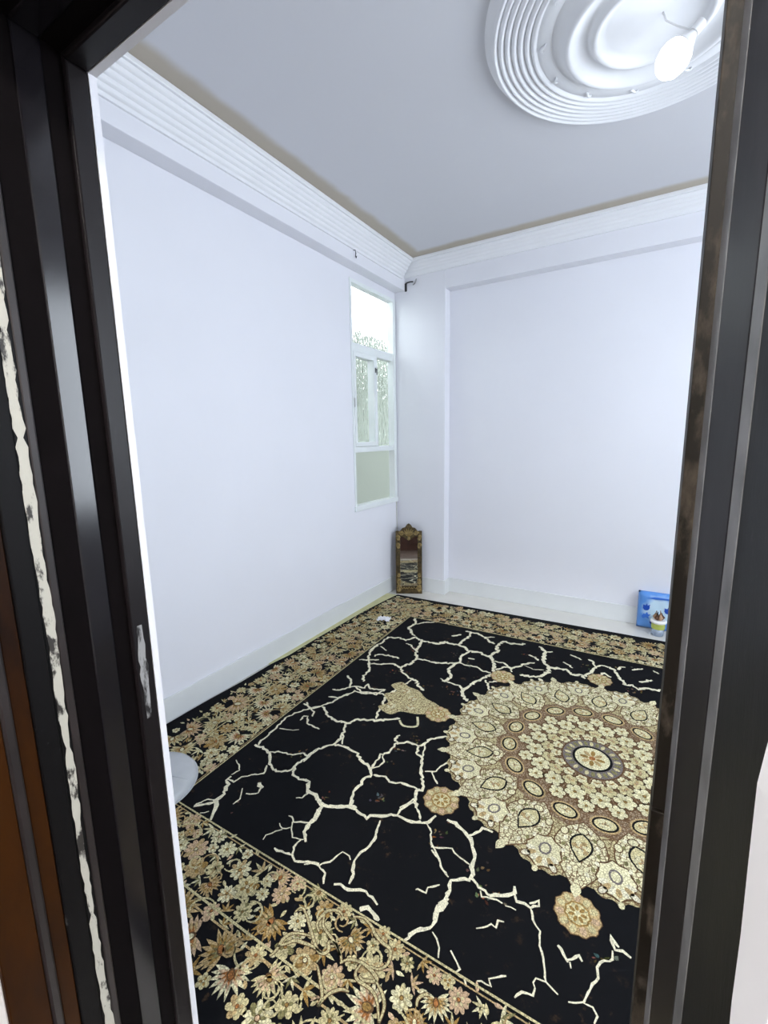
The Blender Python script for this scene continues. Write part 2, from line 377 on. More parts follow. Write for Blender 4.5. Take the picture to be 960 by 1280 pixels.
# broken plaster edge on the hall side of the right jamb
bm = bmn(); prev = None
for i in range(61):
    z = DZ*i/60; e = .0238+rnd.uniform(-.0022, .0024)+.0012*sin(i*.9)
    q = [bm.verts.new(p) for p in ((DX1+e, .1995+rnd.uniform(-.002, 0), z), (DX1+BK, .1995, z), (DX1+BK, YH+.0005, z), (DX1+e+.004, YH+.0005, z))]
    if prev:
        for k in range(4): bm.faces.new([prev[k], prev[(k+1) % 4], q[(k+1) % 4], q[k]])
    else: bm.faces.new(q[::-1])
    prev = q
bm.faces.new(prev)
o = obj('broken_plaster', bm, 'hall'); o.parent = door; o.matrix_parent_inverse = Matrix.Translation(-Vector(door.location)); o['label'] = 'broken white plaster edge'
# ragged strip of bare cream undercoat along the left lining
bm = bmn(); A = []; B = []
for i in range(141):
    z = .004+2.04*i/140; c = .3055+.0012*sin(z*7)+.0008*sin(z*23); w = .0070+.0014*sin(z*5+1)+rnd.uniform(-.0016, .0012)
    if rnd.random() < .05: w *= .45
    A.append((DX0-.0260, c-w, z)); B.append((DX0-.0260, c+w*rnd.uniform(.75, 1.05), z))
for i in range(140):
    q = [A[i], B[i], B[i+1], A[i+1]]; bm.faces.new([bm.verts.new(p) for p in q])
bmesh.ops.remove_doubles(bm, verts=bm.verts, dist=1e-6)
ex = bmesh.ops.extrude_face_region(bm, geom=list(bm.faces)); bmesh.ops.translate(bm, vec=(-.002, 0, 0), verts=[v for v in ex['geom'] if isinstance(v, bmesh.types.BMVert)])
o = obj('bare_strip', bm, 'chip'); o.parent = door; o.matrix_parent_inverse = Matrix.Translation(-Vector(door.location)); o['label'] = 'ragged strip of bare cream undercoat'
# worn patch where the paint has come off the stop
def on_x(px, py, X):
    d = ray(px, py); return CAM + d*(X/d.x)
za, zb = on_x(195, 892, DX0).z, on_x(184, 778, DX0).z
bm = bmn(); A = []; B = []
for i in range(15):
    z = za+(zb-za)*i/14; w = .003+.004*sin(pi*i/14)
    A.append((DX0+.0008, .436-w*rnd.uniform(.5, 1), z)); B.append((DX0+.0008, .440+w*rnd.uniform(.5, 1), z))
rg = A + B[::-1]; add_loft(bm, rg, [(x-.003, y, z) for x, y, z in rg])
M['patch'] = two_tone('scraped_grey_primer', (.30, .30, .30), (.012, .010, .011), .44, .54, 55, (1, 1, .3), .5, .6)
o = obj('bare_patch', bm, 'patch'); o.parent = door; o.matrix_parent_inverse = Matrix.Translation(-Vector(door.location))
# plaster return between frame and room
bm = bmn()
add_box(bm, OX0, DX0+.0002, .4577, YF, 0, DZ-.0002); add_box(bm, DX1+.002, OX1, .4577, YF, 0, DZ-.0002); add_box(bm, OX0, OX1, .4577, YF, DZ-.0002, OZ)
o = obj('plaster_edge', bm, 'wall'); o.parent = door; o.matrix_parent_inverse = Matrix.Translation(-Vector(door.location))

# ------------------------------------------------------------------ hall behind the camera
struct(obj('floor_hall', box(-1.7, 1.3, -1.9, YH, -.1, 0), 'hall_floor'), 'brown tiled floor of the hall outside the door', 'floor')
struct(obj('ceiling_hall', box(-1.7, 1.3, -1.9, YH, 2.8, 2.95), 'hall'), 'white ceiling of the hall outside the door', 'ceiling')
struct(obj('wall_hall_left', box(-1.8, -1.7, -1.9, YH, 0, 2.8), 'hall'), 'white side wall of the hall', 'wall')
struct(obj('wall_hall_right', box(1.3, 1.4, -1.9, YH, 0, 2.8), 'hall'), 'white end wall of the hall', 'wall')
struct(obj('wall_hall_back', box(-1.8, 1.4, -2.0, -1.9, 0, 2.8), 'hall'), 'white wall of the hall facing the door', 'wall')

d2 = struct(empty('added_hall_door', (.75, -1.9, 0)), 'added reddish brown panelled door that darkens the mirror reflection', 'door')  # unseen door added to give the mirror and jamb a dark reflection
M['wood'] = two_tone('added_door_reddish_wood', (.055, .018, .012), (.03, .010, .007), .4, .7, 6, (3, 1, .3), .4, .1)
obj('added_door_leaf', box(-.5, .5, .0, .03, 0, 2.05), 'wood', d2, bevel=.003)
for x in (-.24, .24):
    for z0_, z1_ in ((.15, .95), (1.1, 1.92)): obj('added_door_panel', box(x-.17, x+.17, .03, .042, z0_, z1_), 'wood', d2, bevel=.006)
obj('added_door_handle', add_tube(bmn(), [(-.44, .03, 1.02), (-.44, .08, 1.02), (-.34, .085, 1.02)], .009), mat('added_door_brass', (.5, .38, .15), .3, metal=1), d2, smooth=True)
def emitter(name, col, strength):
    m = bpy.data.materials.new(name); m.use_nodes = True; n = m.node_tree.nodes; l = m.node_tree.links
    n.remove(n['Principled BSDF']); e = n.new('ShaderNodeEmission'); e.inputs['Color'].default_value = (*col, 1); e.inputs['Strength'].default_value = strength
    l.new(e.outputs[0], n['Material Output'].inputs['Surface']); return m
hl = tag(empty('ceiling_lamp', (-.2, -1.15, 2.8)), 'round white ceiling lamp of the hall', 'lamp')
hl_b = obj('base', add_lathe(bmn(), [(0, 0), (.16, 0), (.16, -.02), (.15, -.025), (0, -.025)], 40), 'plaster', hl)
obj('diffuser', add_lathe(bmn(), [(.145, -.0255), (.145, -.04), (.12, -.062), (.06, -.074), (0, -.077)], 40), emitter('hall_lamp_glow', (1, .95, .88), HALL_EMISSION), hl, smooth=True)

# ------------------------------------------------------------------ bulb under the ceiling rose
lamp = tag(empty('light_bulb', (MC[0]+.03, MC[1], ZC-.041)), 'glowing white bulb hanging on a short wire under the ceiling rose', 'light bulb')
ax = Vector((-.62, -.18, -.76)).normalized()              # the bulb points down and towards the window wall
sock = Vector((.10, .0, -.10))
def along(prof, n=32):
    bm = add_lathe(bmn(), prof, n)
    q = Vector((0, 0, 1)).rotation_difference(ax).to_matrix().to_4x4()
    bmesh.ops.transform(bm, matrix=Matrix.Translation(sock) @ q, verts=bm.verts)
    return bm
obj('cord', add_tube(bmn(), [(0, 0, 0), (.012, 0, -.03), (.05, .002, -.062), (.083, .002, -.085), sock - ax*.03], .003), mat('white_cord', (.75, .75, .75), .5), lamp, smooth=True)
obj('socket', along([(0, -.032), (.016, -.032), (.018, -.03), (.018, .006), (0, .006)]), mat('socket_plastic', (.8, .8, .8), .4), lamp, smooth=False, bevel=.001)
obj('bulb_body', along([(0, .006), (.015, .006), (.020, .018), (.040, .050), (.046, .060), (0, .060)]), mat('bulb_plastic', (.85, .85, .85), .4), lamp, smooth=True)
obj('bulb_dome', along([(.0458, .0602), (.053, .078), (.054, .095), (.047, .122), (.030, .141), (.014, .148), (0, .150)]), emitter('bulb_glow', (.90, .95, 1.0), BULB_EMISSION), lamp, smooth=True)

# ================================================================== THE RUG
RC, RTH = Vector((-.145, 2.013)), radians(1.2)
rug = tag(empty('rug', (RC.x, RC.y, 0), RTH), 'large black and cream patterned rug covering most of the floor', 'rug')
def loc(px, py):
    """photo pixel on the floor -> rug coordinates"""
    p = on_floor(px, py, .012); dx, dy = p.x-RC.x, p.y-RC.y
    return (dx*cos(RTH)+dy*sin(RTH), -dx*sin(RTH)+dy*cos(RTH))

# colours of the yarn
K = {k: srgb(*v) for k, v in dict(cream=(226, 219, 178), cream2=(208, 197, 150), tan=(190, 165, 118), gold=(160, 128, 72), pink=(206, 177, 143),
     rust=(168, 112, 64), brown=(104, 78, 52), olive=(136, 130, 88), grey=(120, 112, 108), black=(13, 14, 17), umber=(56, 42, 30), mauve=(158, 140, 116), ivory=(236, 230, 200)).items()}
def yarn(name, fil=None, stitch=.45):
    m = bpy.data.materials.new(name); m.use_nodes = True; n = m.node_tree.nodes; l = m.node_tree.links; b = n['Principled BSDF']
    b.inputs['Roughness'].default_value = .9; b.inputs['Specular IOR Level'].default_value = .15
    tc = n.new('ShaderNodeTexCoord'); at = n.new('ShaderNodeVertexColor'); at.layer_name = 'Col'
    t = n.new('ShaderNodeTexNoise'); t.inputs['Scale'].default_value = 260; t.inputs['Detail'].default_value = 3
    l.new(tc.outputs['Object'], t.inputs['Vector'])
    r = n.new('ShaderNodeMapRange'); r.inputs['From Min'].default_value = .3; r.inputs['From Max'].default_value = .7
    r.inputs['To Min'].default_value = .6; r.inputs['To Max'].default_value = 1.22
    l.new(t.outputs['Fac'], r.inputs['Value'])
    src = at.outputs['Color']
    v = n.new('ShaderNodeTexVoronoi'); v.feature = 'DISTANCE_TO_EDGE'; v.inputs['Scale'].default_value = 105
    l.new(tc.outputs['Object'], v.inputs['Vector'])
    q = n.new('ShaderNodeMapRange'); q.inputs['From Max'].default_value = .14; q.inputs['To Min'].default_value = stitch; l.new(v.outputs['Distance'], q.inputs['Value'])
    sv = n.new('ShaderNodeVectorMath'); sv.operation = 'SCALE'; l.new(src, sv.inputs[0]); l.new(q.outputs['Result'], sv.inputs['Scale']); src = sv.outputs['Vector']
    if fil:                                              # fine woven filigree: dark outlines between small cells
        v = n.new('ShaderNodeTexVoronoi'); v.feature = 'DISTANCE_TO_EDGE'; v.inputs['Scale'].default_value = fil[0]
        w = n.new('ShaderNodeTexNoise'); w.inputs['Scale'].default_value = fil[0]*.8
        l.new(tc.outputs['Object'], w.inputs['Vector'])
        ad = n.new('ShaderNodeMixRGB'); ad.blend_type = 'ADD'; ad.inputs[0].default_value = .02
        l.new(tc.outputs['Object'], ad.inputs[1]); l.new(w.outputs['Color'], ad.inputs[2]); l.new(ad.outputs[0], v.inputs['Vector'])
        q = n.new('ShaderNodeMapRange'); q.inputs['From Min'].default_value = fil[1]; q.inputs['From Max'].default_value = fil[2]
        l.new(v.outputs['Distance'], q.inputs['Value'])
        mx = n.new('ShaderNodeMix'); mx.data_type = 'RGBA'; mx.inputs['A'].default_value = (*fil[3], 1)
        l.new(q.outputs['Result'], mx.inputs['Factor']); l.new(src, mx.inputs['B']); src = mx.outputs['Result']
    sc = n.new('ShaderNodeVectorMath'); sc.operation = 'SCALE'
    l.new(src, sc.inputs[0]); l.new(r.outputs['Result'], sc.inputs['Scale']); l.new(sc.outputs['Vector'], b.inputs['Base Color'])
    bp = n.new('ShaderNodeBump'); bp.inputs['Strength'].default_value = .3; bp.inputs['Distance'].default_value = .002
    l.new(t.outputs['Fac'], bp.inputs['Height']); l.new(bp.outputs['Normal'], b.inputs['Normal'])
    return m
M['yarn'] = yarn('woven_yarn'); M['yarn_plain'] = yarn('woven_crackle_yarn', None, .8); M['filigree'] = yarn('woven_filigree', (62, .03, .10, K['brown'])); M['filigree_fine'] = yarn('woven_fine_filigree', (95, .06, .2, K['brown']))

def pile_material():
    m = mat('black_rug_pile', K['black'], .92, spec=.12); n = m.node_tree.nodes; l = m.node_tree.links; b = n['Principled BSDF']
    tc = n.new('ShaderNodeTexCoord')
    a = n.new('ShaderNodeTexNoise'); a.inputs['Scale'].default_value = 26; a.inputs['Detail'].default_value = 6; a.inputs['Roughness'].default_value = .7
    c = n.new('ShaderNodeTexNoise'); c.inputs['Scale'].default_value = 4; c.inputs['Detail'].default_value = 2
    for x in (a, c): l.new(tc.outputs['Object'], x.inputs['Vector'])
    r = n.new('ShaderNodeMapRange'); r.inputs['From Min'].default_value = .60; r.inputs['From Max'].default_value = .80; l.new(a.outputs['Fac'], r.inputs['Value'])
    q = n.new('ShaderNodeMapRange'); q.inputs['From Min'].default_value = .42; q.inputs['From Max'].default_value = .62; q.inputs['To Max'].default_value = .55; l.new(c.outputs['Fac'], q.inputs['Value'])
    pr = n.new('ShaderNodeMath'); pr.operation = 'MULTIPLY'; l.new(r.outputs['Result'], pr.inputs[0]); l.new(q.outputs['Result'], pr.inputs[1])
    cr = n.new('ShaderNodeMix'); cr.data_type = 'RGBA'; cr.inputs['A'].default_value = (*K['black'], 1); cr.inputs['B'].default_value = (*srgb(120, 92, 62), 1)
    l.new(pr.outputs[0], cr.inputs['Factor']); l.new(cr.outputs['Result'], b.inputs['Base Color'])
    return m
M['pile'] = pile_material()

# the pile: a thin slab whose edge runs unevenly along the window wall
HX, HY, TH = 1.95, 1.5, .012
LE = [(-1.5, -1.958), (-1.2, -1.962), (-.8, -1.955), (-.55, -1.945), (-.3, -1.925), (-.05, -1.92), (.1, -1.897), (.4, -1.893), (.7, -1.876), (1.0, -1.862), (1.25, -1.835), (1.42, -1.812), (1.485, -1.80)]
ring = [(x, y) for y, x in LE] + [(-1.2, 1.492), (-.6, 1.503), (0, 1.512), (.5, 1.510), (1.2, 1.50), (HX, 1.5), (HX, -1.5)]
bm = bmn(); v0 = [bm.verts.new((x, y, .0005)) for x, y in ring]; v1 = [bm.verts.new((x, y, TH)) for x, y in ring]
bm.faces.new(v0[::-1]); bm.faces.new(v1)
for i in range(len(ring)): j = (i+1) % len(ring); bm.faces.new([v0[i], v0[j], v1[j], v1[i]])
obj('pile', bm, 'pile', rug)

class Pat:
    """flat woven motifs: polygons with a colour each, a hair above the pile"""
    def __init__(s, z=TH+.0004): s.v = []; s.f = []; s.c = []; s.z = z
    def poly(s, pts, col, dz=0.0):
        if len(pts) < 3: return
        k = len(s.v); j = rnd.uniform(.88, 1.1)
        c = (col[0]*j, col[1]*j, col[2]*j, 1.0)
        for x, y in pts: s.v.append((x, y, s.z+dz)); s.c.append(c)
        s.f.append(list(range(k, k+len(pts))))
    def ribbon(s, pts, wid, col, dz=0.0):
        n = len(pts); L = []; R = []
        for i in range(n):
            a = pts[max(i-1, 0)]; b = pts[min(i+1, n-1)]
            d = hypot(b[0]-a[0], b[1]-a[1]) or 1e-6; nx, ny = -(b[1]-a[1])/d, (b[0]-a[0])/d
            w = wid[i] if isinstance(wid, list) else wid
            L.append((pts[i][0]+nx*w/2, pts[i][1]+ny*w/2)); R.append((pts[i][0]-nx*w/2, pts[i][1]-ny*w/2))
        k = len(s.v)
        for a, b in zip(L, R):
            j = rnd.uniform(.9, 1.06); c = (col[0]*j, col[1]*j, col[2]*j, 1.0)
            s.v += [(a[0], a[1], s.z+dz), (b[0], b[1], s.z+dz)]; s.c += [c, c]
        for i in range(n-1): s.f.append([k+2*i, k+2*i+1, k+2*i+3, k+2*i+2])
    def build(s, name, m='yarn', parent=rug, stuff=False):
        me = bpy.data.meshes.new(name); me.from_pydata(s.v, [], s.f); me.materials.append(M[m])
        at = me.color_attributes.new('Col', 'FLOAT_COLOR', 'POINT'); at.data.foreach_set('color', [q for c in s.c for q in c])
        o = bpy.data.objects.new(name, me); C.objects.link(o); o.parent = parent
        if stuff: o['kind'] = 'stuff'
        return o
def ell(cx, cy, a, b, rot=0.0, n=12, wob=0.0, ph=0):
    return [(cx+cos(rot)*a*(1+wob*cos(ph*t))*cos(t)-sin(rot)*b*(1+wob*cos(ph*t))*sin(t), cy+sin(rot)*a*(1+wob*cos(ph*t))*cos(t)+cos(rot)*b*(1+wob*cos(ph*t))*sin(t)) for t in [2*pi*k/n for k in range(n)]]
def leafpts(cx, cy, ln, wd, rot, bend=0.0, n=6):
    """pointed leaf growing from (cx, cy) along rot"""
    up = []; dn = []
    for i in range(n+1):
        t = i/n; w = wd*sin(pi*t**.8)*.5; y = bend*ln*sin(pi*t*.5)*t
        up.append((t*ln, y+w)); dn.append((t*ln, y-w))
    q = up + dn[::-1][1:-1]
    return [(cx+cos(rot)*x-sin(rot)*y, cy+sin(rot)*x+cos(rot)*y) for x, y in q]
DZ1 = .00025
def daisy(P, x, y, r, cols, n=None, rot=0.0, sq=1.0, ctr=None):
    n = n or rnd.choice((7, 8, 9, 10, 11))
    P.poly(ell(x, y, r*.84, r*.84*sq, rot, 14), K['umber'])
    for k in range(n):
        a = rot+2*pi*k/n; e = rnd.uniform(.88, 1.12)
        P.poly(ell(x+cos(a)*r*.66*e, y+sin(a)*r*.66*sq*e, r*.36, r*.92*pi/n*.74, a+rnd.uniform(-.2, .2), 8), cols[k % 2 if n > 6 and rnd.random() < .45 else 0], DZ1)
    for k in range(n):
        a = rot+2*pi*(k+.5)/n
        P.poly(ell(x+cos(a)*r*.34, y+sin(a)*r*.34*sq, r*.24, r*.62*pi/n*.6, a, 7), cols[1 if k % 2 else 0], DZ1*2)
    P.poly(ell(x, y, r*.20, r*.20*sq, rot, 9), K['brown'], DZ1*3)
    P.poly(ell(x, y, r*.14, r*.14*sq, rot, 9), ctr or cols[2], DZ1*4)
def palmette(P, x, y, r, rot, cols):
    for ring_, (rr, n, c) in enumerate(((1.0, 13, cols[0]), (.74, 9, cols[1]), (.5, 7, cols[2]))):
        for k in range(n):
            a = rot+(k/(n-1)-.5)*(3.9-.5*ring_)
            L = r*rr*(1.0-.18*abs(k/(n-1)-.5)*2)
            P.poly(leafpts(x-cos(rot)*r*.3, y-sin(rot)*r*.3, L*1.25, r*.30*rr, a, .1*(1 if k > n/2 else -1), 4), K['brown'] if False else c, DZ1*ring_)
    P.poly(ell(x-cos(rot)*r*.18, y-sin(rot)*r*.18, r*.30, r*.22, rot, 10), K['brown'], DZ1*3)
    P.poly(ell(x-cos(rot)*r*.14, y-sin(rot)*r*.14, r*.22, r*.15, rot, 10), cols[3], DZ1*4)
def sprig(P, x, y, r, rot, cols):
    for k in range(5):
        a = rot+(k-2)*.55
        P.poly(leafpts(x-cos(rot)*r*.5, y-sin(rot)*r*.5, r*(1.5-.16*abs(k-2)), r*.34, a, .15*(k-2), 4), cols[k % 2], DZ1*(k % 2))
def smooth(pts, n=6):
    """Catmull-Rom through the points"""
    out = []; q = [pts[0]]+list(pts)+[pts[-1]]
    for i in range(1, len(q)-2):
        p0, p1, p2, p3 = q[i-1], q[i], q[i+1], q[i+2]
        for j in range(n):
            t = j/n
            out.append(tuple(.5*(2*p1[d]+(p2[d]-p0[d])*t+(2*p0[d]-5*p1[d]+4*p2[d]-p3[d])*t*t+(3*p1[d]-p0[d]-3*p2[d]+p3[d])*t**3) for d in (0, 1)))
    out.append(tuple(pts[-1])); return out
PAL = [('cream', 'tan', 'gold'), ('cream', 'cream2', 'gold'), ('cream2', 'tan', 'rust'), ('pink', 'tan', 'cream'), ('cream2', 'gold', 'cream'), ('tan', 'gold', 'cream'), ('cream2', 'olive', 'gold'), ('pink', 'cream2', 'rust'), ('cream', 'olive', 'pink')]
PAL = [tuple(K[k] for k in p) for p in PAL]

# ------------------------------------------------------------------ crackle lines of the field, traced on the floor
OR = dict(A=(220, 860, 5.333), B=(380, 860, 5.333), C=(380, 760, 5.333), D=(540, 770, 6), E=(680, 790, 6), F=(220, 1000, 5.333), G=(380, 1000, 5.333), H=(540, 1000, 5.333), J=(380, 1130, 5.333), K=(540, 1130, 5.333), L=(650, 1130, 5.333))
CR = '''A 2 955,120 880,140 790,170 740,195 690,240 620,310 570,350 550,380
A 3 530,380 580,395 620,440 620,490 650,540 690,560 770,550 790,520
A 2 620,430 700,425 760,445 850,435 880,460
A 3 960,400 910,430 880,465 810,500 785,540 780,580 820,610 885,625 875,690 920,715 955,745
A 2 605,515 585,570 500,580 440,595 390,625 350,610
A 4 365,585 340,610 340,660 310,710 270,750 260,795
A 2 265,745 210,745 140,770 125,790 180,780 260,760
A 1 365,580 420,550 425,520 400,480
A 2 800,735 840,730 880,705
A 2 470,705 550,700 570,660
A 5 550,640 580,665
A 1.5 440,670 430,740 380,775
A 2 835,215 850,185 875,190 880,235 955,275
A 2 870,95 890,130 920,160 910,190
A 1 690,270 760,280 820,278
B 2 0,105 45,140 120,120 200,90 230,65 300,40 340,20 400,40 480,30 540,45 560,60
B 3 125,125 165,190 200,215 270,230 300,235 340,210 400,210 470,215 560,215 640,205
B 2 640,0 580,35 540,70 520,120 490,160 480,205
B 3 275,235 270,290 240,335 210,370
B 2 260,300 255,375
B 3 0,490 40,450 100,405 200,375 260,390 300,410 350,425 375,475 420,510 450,550
B 3.5 450,550 450,580 400,610 375,645 335,690 320,750 305,780
B 2.5 450,535 480,490 510,445 560,430 600,390 620,360 600,340 640,315
B 2 520,450 535,490 500,525 460,535
B 3 620,370 680,360 760,385 810,370 850,335 900,330 960,325
B 3.5 770,390 750,430 785,460 780,510 785,580 795,640 790,680 750,690 740,740 745,800
B 2 805,385 790,460
B 3 455,580 540,590 590,635 640,635 700,650 750,665 760,690
B 2.5 640,795 700,770 750,730
B 2 810,555 880,555 910,520 960,495
B 2 850,560 870,605 890,640
B 4 0,610 30,630 20,690 75,715 120,780 200,785 310,790 350,800
C 2 740,70 750,100 700,130 720,175 740,185
C 1.5 750,110 810,95 870,95
C 2 370,345 420,345 500,345
C 2 430,345 435,300 460,265 520,230 560,195 640,200 680,215 740,195 790,220 850,230 900,240 960,225
C 2.5 790,220 770,260 745,295 750,335 720,365 660,390 640,400
C 2 440,370 520,375 590,370 640,395 660,430 700,460 720,480
C 2 430,345 440,410 400,450 395,490
C 2 750,340 820,350 880,365 955,365
C 2 720,480 660,520 600,550 550,580 520,630
C 3 710,470 750,490 770,530 800,550
C 2 470,320 500,310 560,315 635,335
C 1 510,255 550,285
C 1.5 680,235 710,245 740,280
C 2 190,540 230,550 300,530 320,500 290,450
C 2 300,530 340,520 380,560 430,560 480,580 540,545
C 2 430,505 440,540 545,545
C 2 170,590 220,600 300,570
C 2 340,520 400,535 430,505
C 1.5 910,470 940,490 960,480
D 2.5 0,200 40,210 95,190 130,210 195,215 240,235 280,265 370,275 400,300 440,305 460,340 465,400 460,440
D 2 195,215 240,180 285,150 290,120 250,115
D 2 290,125 340,130 400,160 430,190 470,210
D 1.5 400,160 470,160
D 2.5 435,300 490,265 485,220 540,190 590,205 640,210 700,212
D 2.5 275,265 225,305 205,345 160,365 130,400 135,460 120,480 75,485
D 2 0,345 70,355 150,355 205,350 260,370 330,380 390,415 440,425
D 3 460,440 400,460 340,490 280,520 235,555 225,590 260,640
D 2 110,490 160,510 210,520 225,560
D 2 460,340 530,350 590,390 600,420
D 2 470,405 540,385 600,390 660,375 700,360 770,350
D 1 690,370 760,400 840,405
D 2 395,480 420,510 435,580
D 2 420,495 495,490
D 4 800,230 850,270 840,310 835,350 880,385 870,420 830,450 800,460 700,450 660,445
D 3 880,390 960,395
D 2 730,290 770,310 795,335
D 3 810,470 830,500
D 2 860,270 905,268
D 2 150,150 220,140
D 2 270,320 320,325
E 3 30,265 90,275 160,280 210,320 270,320 310,350
E 2.5 310,330 360,300 380,270 420,250 490,265 530,290 570,350 610,400 660,400 710,430 760,420 850,440 960,430
E 2 330,205 370,230 385,260
E 2 150,225 190,250 215,270
E 2 200,170 250,190 280,210
E 2.5 410,320 460,315 505,340
E 2 555,285 570,265 610,265
E 2 660,285 740,275
E 2.5 720,375 810,362
E 2 820,290 860,315
F 4 280,0 265,60 235,110 230,135
F 2 120,40 200,30 250,20
F 2 160,85 220,75
F 4 955,60 930,130 890,150 860,210 865,280
F 2 890,150 830,145 780,145 775,110 750,105
F 2 780,145 765,200 780,250 850,265
F 1.5 760,185 710,190 690,155
F 2 710,195 640,220 600,235 580,265
F 3 830,265 790,310 770,360 785,410 850,410 955,425
F 3 770,360 700,345 655,320
G 4 90,0 130,40 220,45 310,45 360,75 400,105 420,125 470,100 520,110 580,105 630,105 680,135 740,150 820,155 880,105
G 4 125,45 85,90 60,140 20,180 0,230
G 3 300,40 330,0
G 3.5 505,130 495,190 470,270 430,320 370,355 330,405 325,470 320,520 300,560
G 2.5 620,95 640,60 700,30 740,10
G 2.5 735,20 760,75 775,130
G 2.5 820,155 845,215 850,300 890,370 910,440 955,510
G 1.5 850,315 900,320 960,320
G 2 0,425 50,420 100,435 170,410 220,375 260,345 300,370 310,400
G 3 100,440 140,490 130,560
G 4 200,565 240,565 300,600 370,600 410,610 450,655 490,700
G 5 370,725 420,720 460,750 490,800
G 2.5 740,600 760,590 810,615 830,580 905,565
G 5 955,650 910,690 880,740 865,800
H 5 100,140 150,160 200,200 240,240 260,280 275,340 270,420 265,490 250,530
H 4 250,235 300,225 340,195 405,215
H 1.5 0,310 50,320 130,325 170,370 250,430
H 1.5 0,330 40,390 60,450 110,515
H 5 250,530 190,520 130,540 115,600 90,670 50,710 20,780
H 4.5 270,530 320,580 370,630 430,645 500,630 545,610 550,575
H 3 320,600 330,645 400,655 470,690
H 4 545,620 570,680 620,700 660,720 710,700 705,665 650,690
H 2 490,705 560,735
H 2.5 665,735 668,800
J 5 960,0 890,50 860,150 800,165 740,180 660,250
J 3 860,185 890,230 905,290 895,360
J 5 360,25 430,30 500,110
K 2.5 125,305 155,360 180,435 155,460 215,500 228,550
K 3 290,160 340,155 395,130 425,165 440,115 480,120
K 3 295,515 330,510 390,550 385,500 430,490 495,480
K 3 665,40 670,110 720,180 715,280 740,370 755,450 760,525 690,500 680,520 680,610 600,590 550,625
K 2.5 760,525 840,605
L 4 735,350 690,320 630,300 600,210 660,290
L 3 620,310 620,370 540,390 520,430 520,490 480,540 440,620 420,660 490,690 510,740 495,800
L 3 325,650 365,660 420,655
L 4 245,270 300,340 320,390
L 4 320,370 400,340 415,385
L 3 330,385 340,430'''
def jag(pts, w, step=.012, amp=.42):
    out = []; ws = []
    for a, b in zip(pts, pts[1:]):
        d = hypot(b[0]-a[0], b[1]-a[1]); n = max(1, int(d/step))
        for i in range(n):
            t = i/n
            out.append((a[0]+(b[0]-a[0])*t+rnd.uniform(-1, 1)*w*amp, a[1]+(b[1]-a[1])*t+rnd.uniform(-1, 1)*w*amp)); ws.append(w*rnd.uniform(.62, 1.25))
    out.append(pts[-1]); ws.append(w*.6); ws[0] *= .7
    return out, ws
crack = Pat(); lines = []
for ln in CR.split('\n'):
    q = ln.split(); ox, oy, sc = OR[q[0]]; wp = float(q[1])
    px = [(ox+float(a.split(',')[0])/sc, oy+float(a.split(',')[1])/sc) for a in q[2:]]
    pts = [loc(*p) for p in px]
    m = px[len(px)//2]; g0 = loc(m[0]-.5, m[1]); g1 = loc(m[0]+.5, m[1]); h0 = loc(m[0], m[1]-.5); h1 = loc(m[0], m[1]+.5)
    mpp = .5*(hypot(g1[0]-g0[0], g1[1]-g0[1])+hypot(h1[0]-h0[0], h1[1]-h0[1]))
    lines.append((pts, min(max(wp*mpp*.95, .006), .022)))
for pts, w in lines:
    p, ws = jag(pts, w); crack.ribbon(p, ws, K['ivory'], rnd.uniform(0, .00008))
for pts, w in lines:                                       # the half of the rug behind the door frame mirrors the half in view
    mp = [(-x, y) for x, y in pts]
    if min(x for x, y in mp) > .42:
        p, ws = jag(mp, w); crack.ribbon(p, ws, K['cream'], rnd.uniform(0, .00008))
crack.build('crackle_pattern', 'yarn_plain')

# ------------------------------------------------------------------ central medallion, sixteen-fold
def polar(r, a): return (r*cos(a), r*sin(a))
G0 = radians(1.0)
ground = Pat(TH+.0008); N = 16
edge = []
for k in range(N*24):
    a = 2*pi*k/(N*24); t = (k % 24)/24
    lobe = abs(sin(pi*(k/24)))                              # big lobe per sixteenth
    small = abs(sin(pi*(k/24)*5))
    edge.append(polar(.600+.055*lobe**.7+.012*small, a+G0+pi/N*0))
ground.poly(edge, K['cream2']); ground.build('medallion_ground', 'filigree')
g2 = Pat(TH+.0011); g2.poly(ell(0, 0, .425, .425, 0, 64, .012, 16), K['mauve']); g2.build('medallion_inner_ground', 'filigree_fine')
med = Pat(TH+.0014); mleaf = Pat(TH+.0013)
def outlined(P, f, x, y, a, b, rot, col, rim=K['black'], t=.010):
    P.poly(f(x, y, a+t, b+t, rot), rim); P.poly(f(x, y, a, b, rot), col, DZ1)
def pointed(x, y, a, b, rot):
    L = leafpts(-a, 0, 2*a, 2*b, 0, 0, 8); return [(x+cos(rot)*u-sin(rot)*v, y+sin(rot)*u+cos(rot)*v) for u, v in L]
def oval(x, y, a, b, rot): return ell(x, y, a, b, rot, 18)
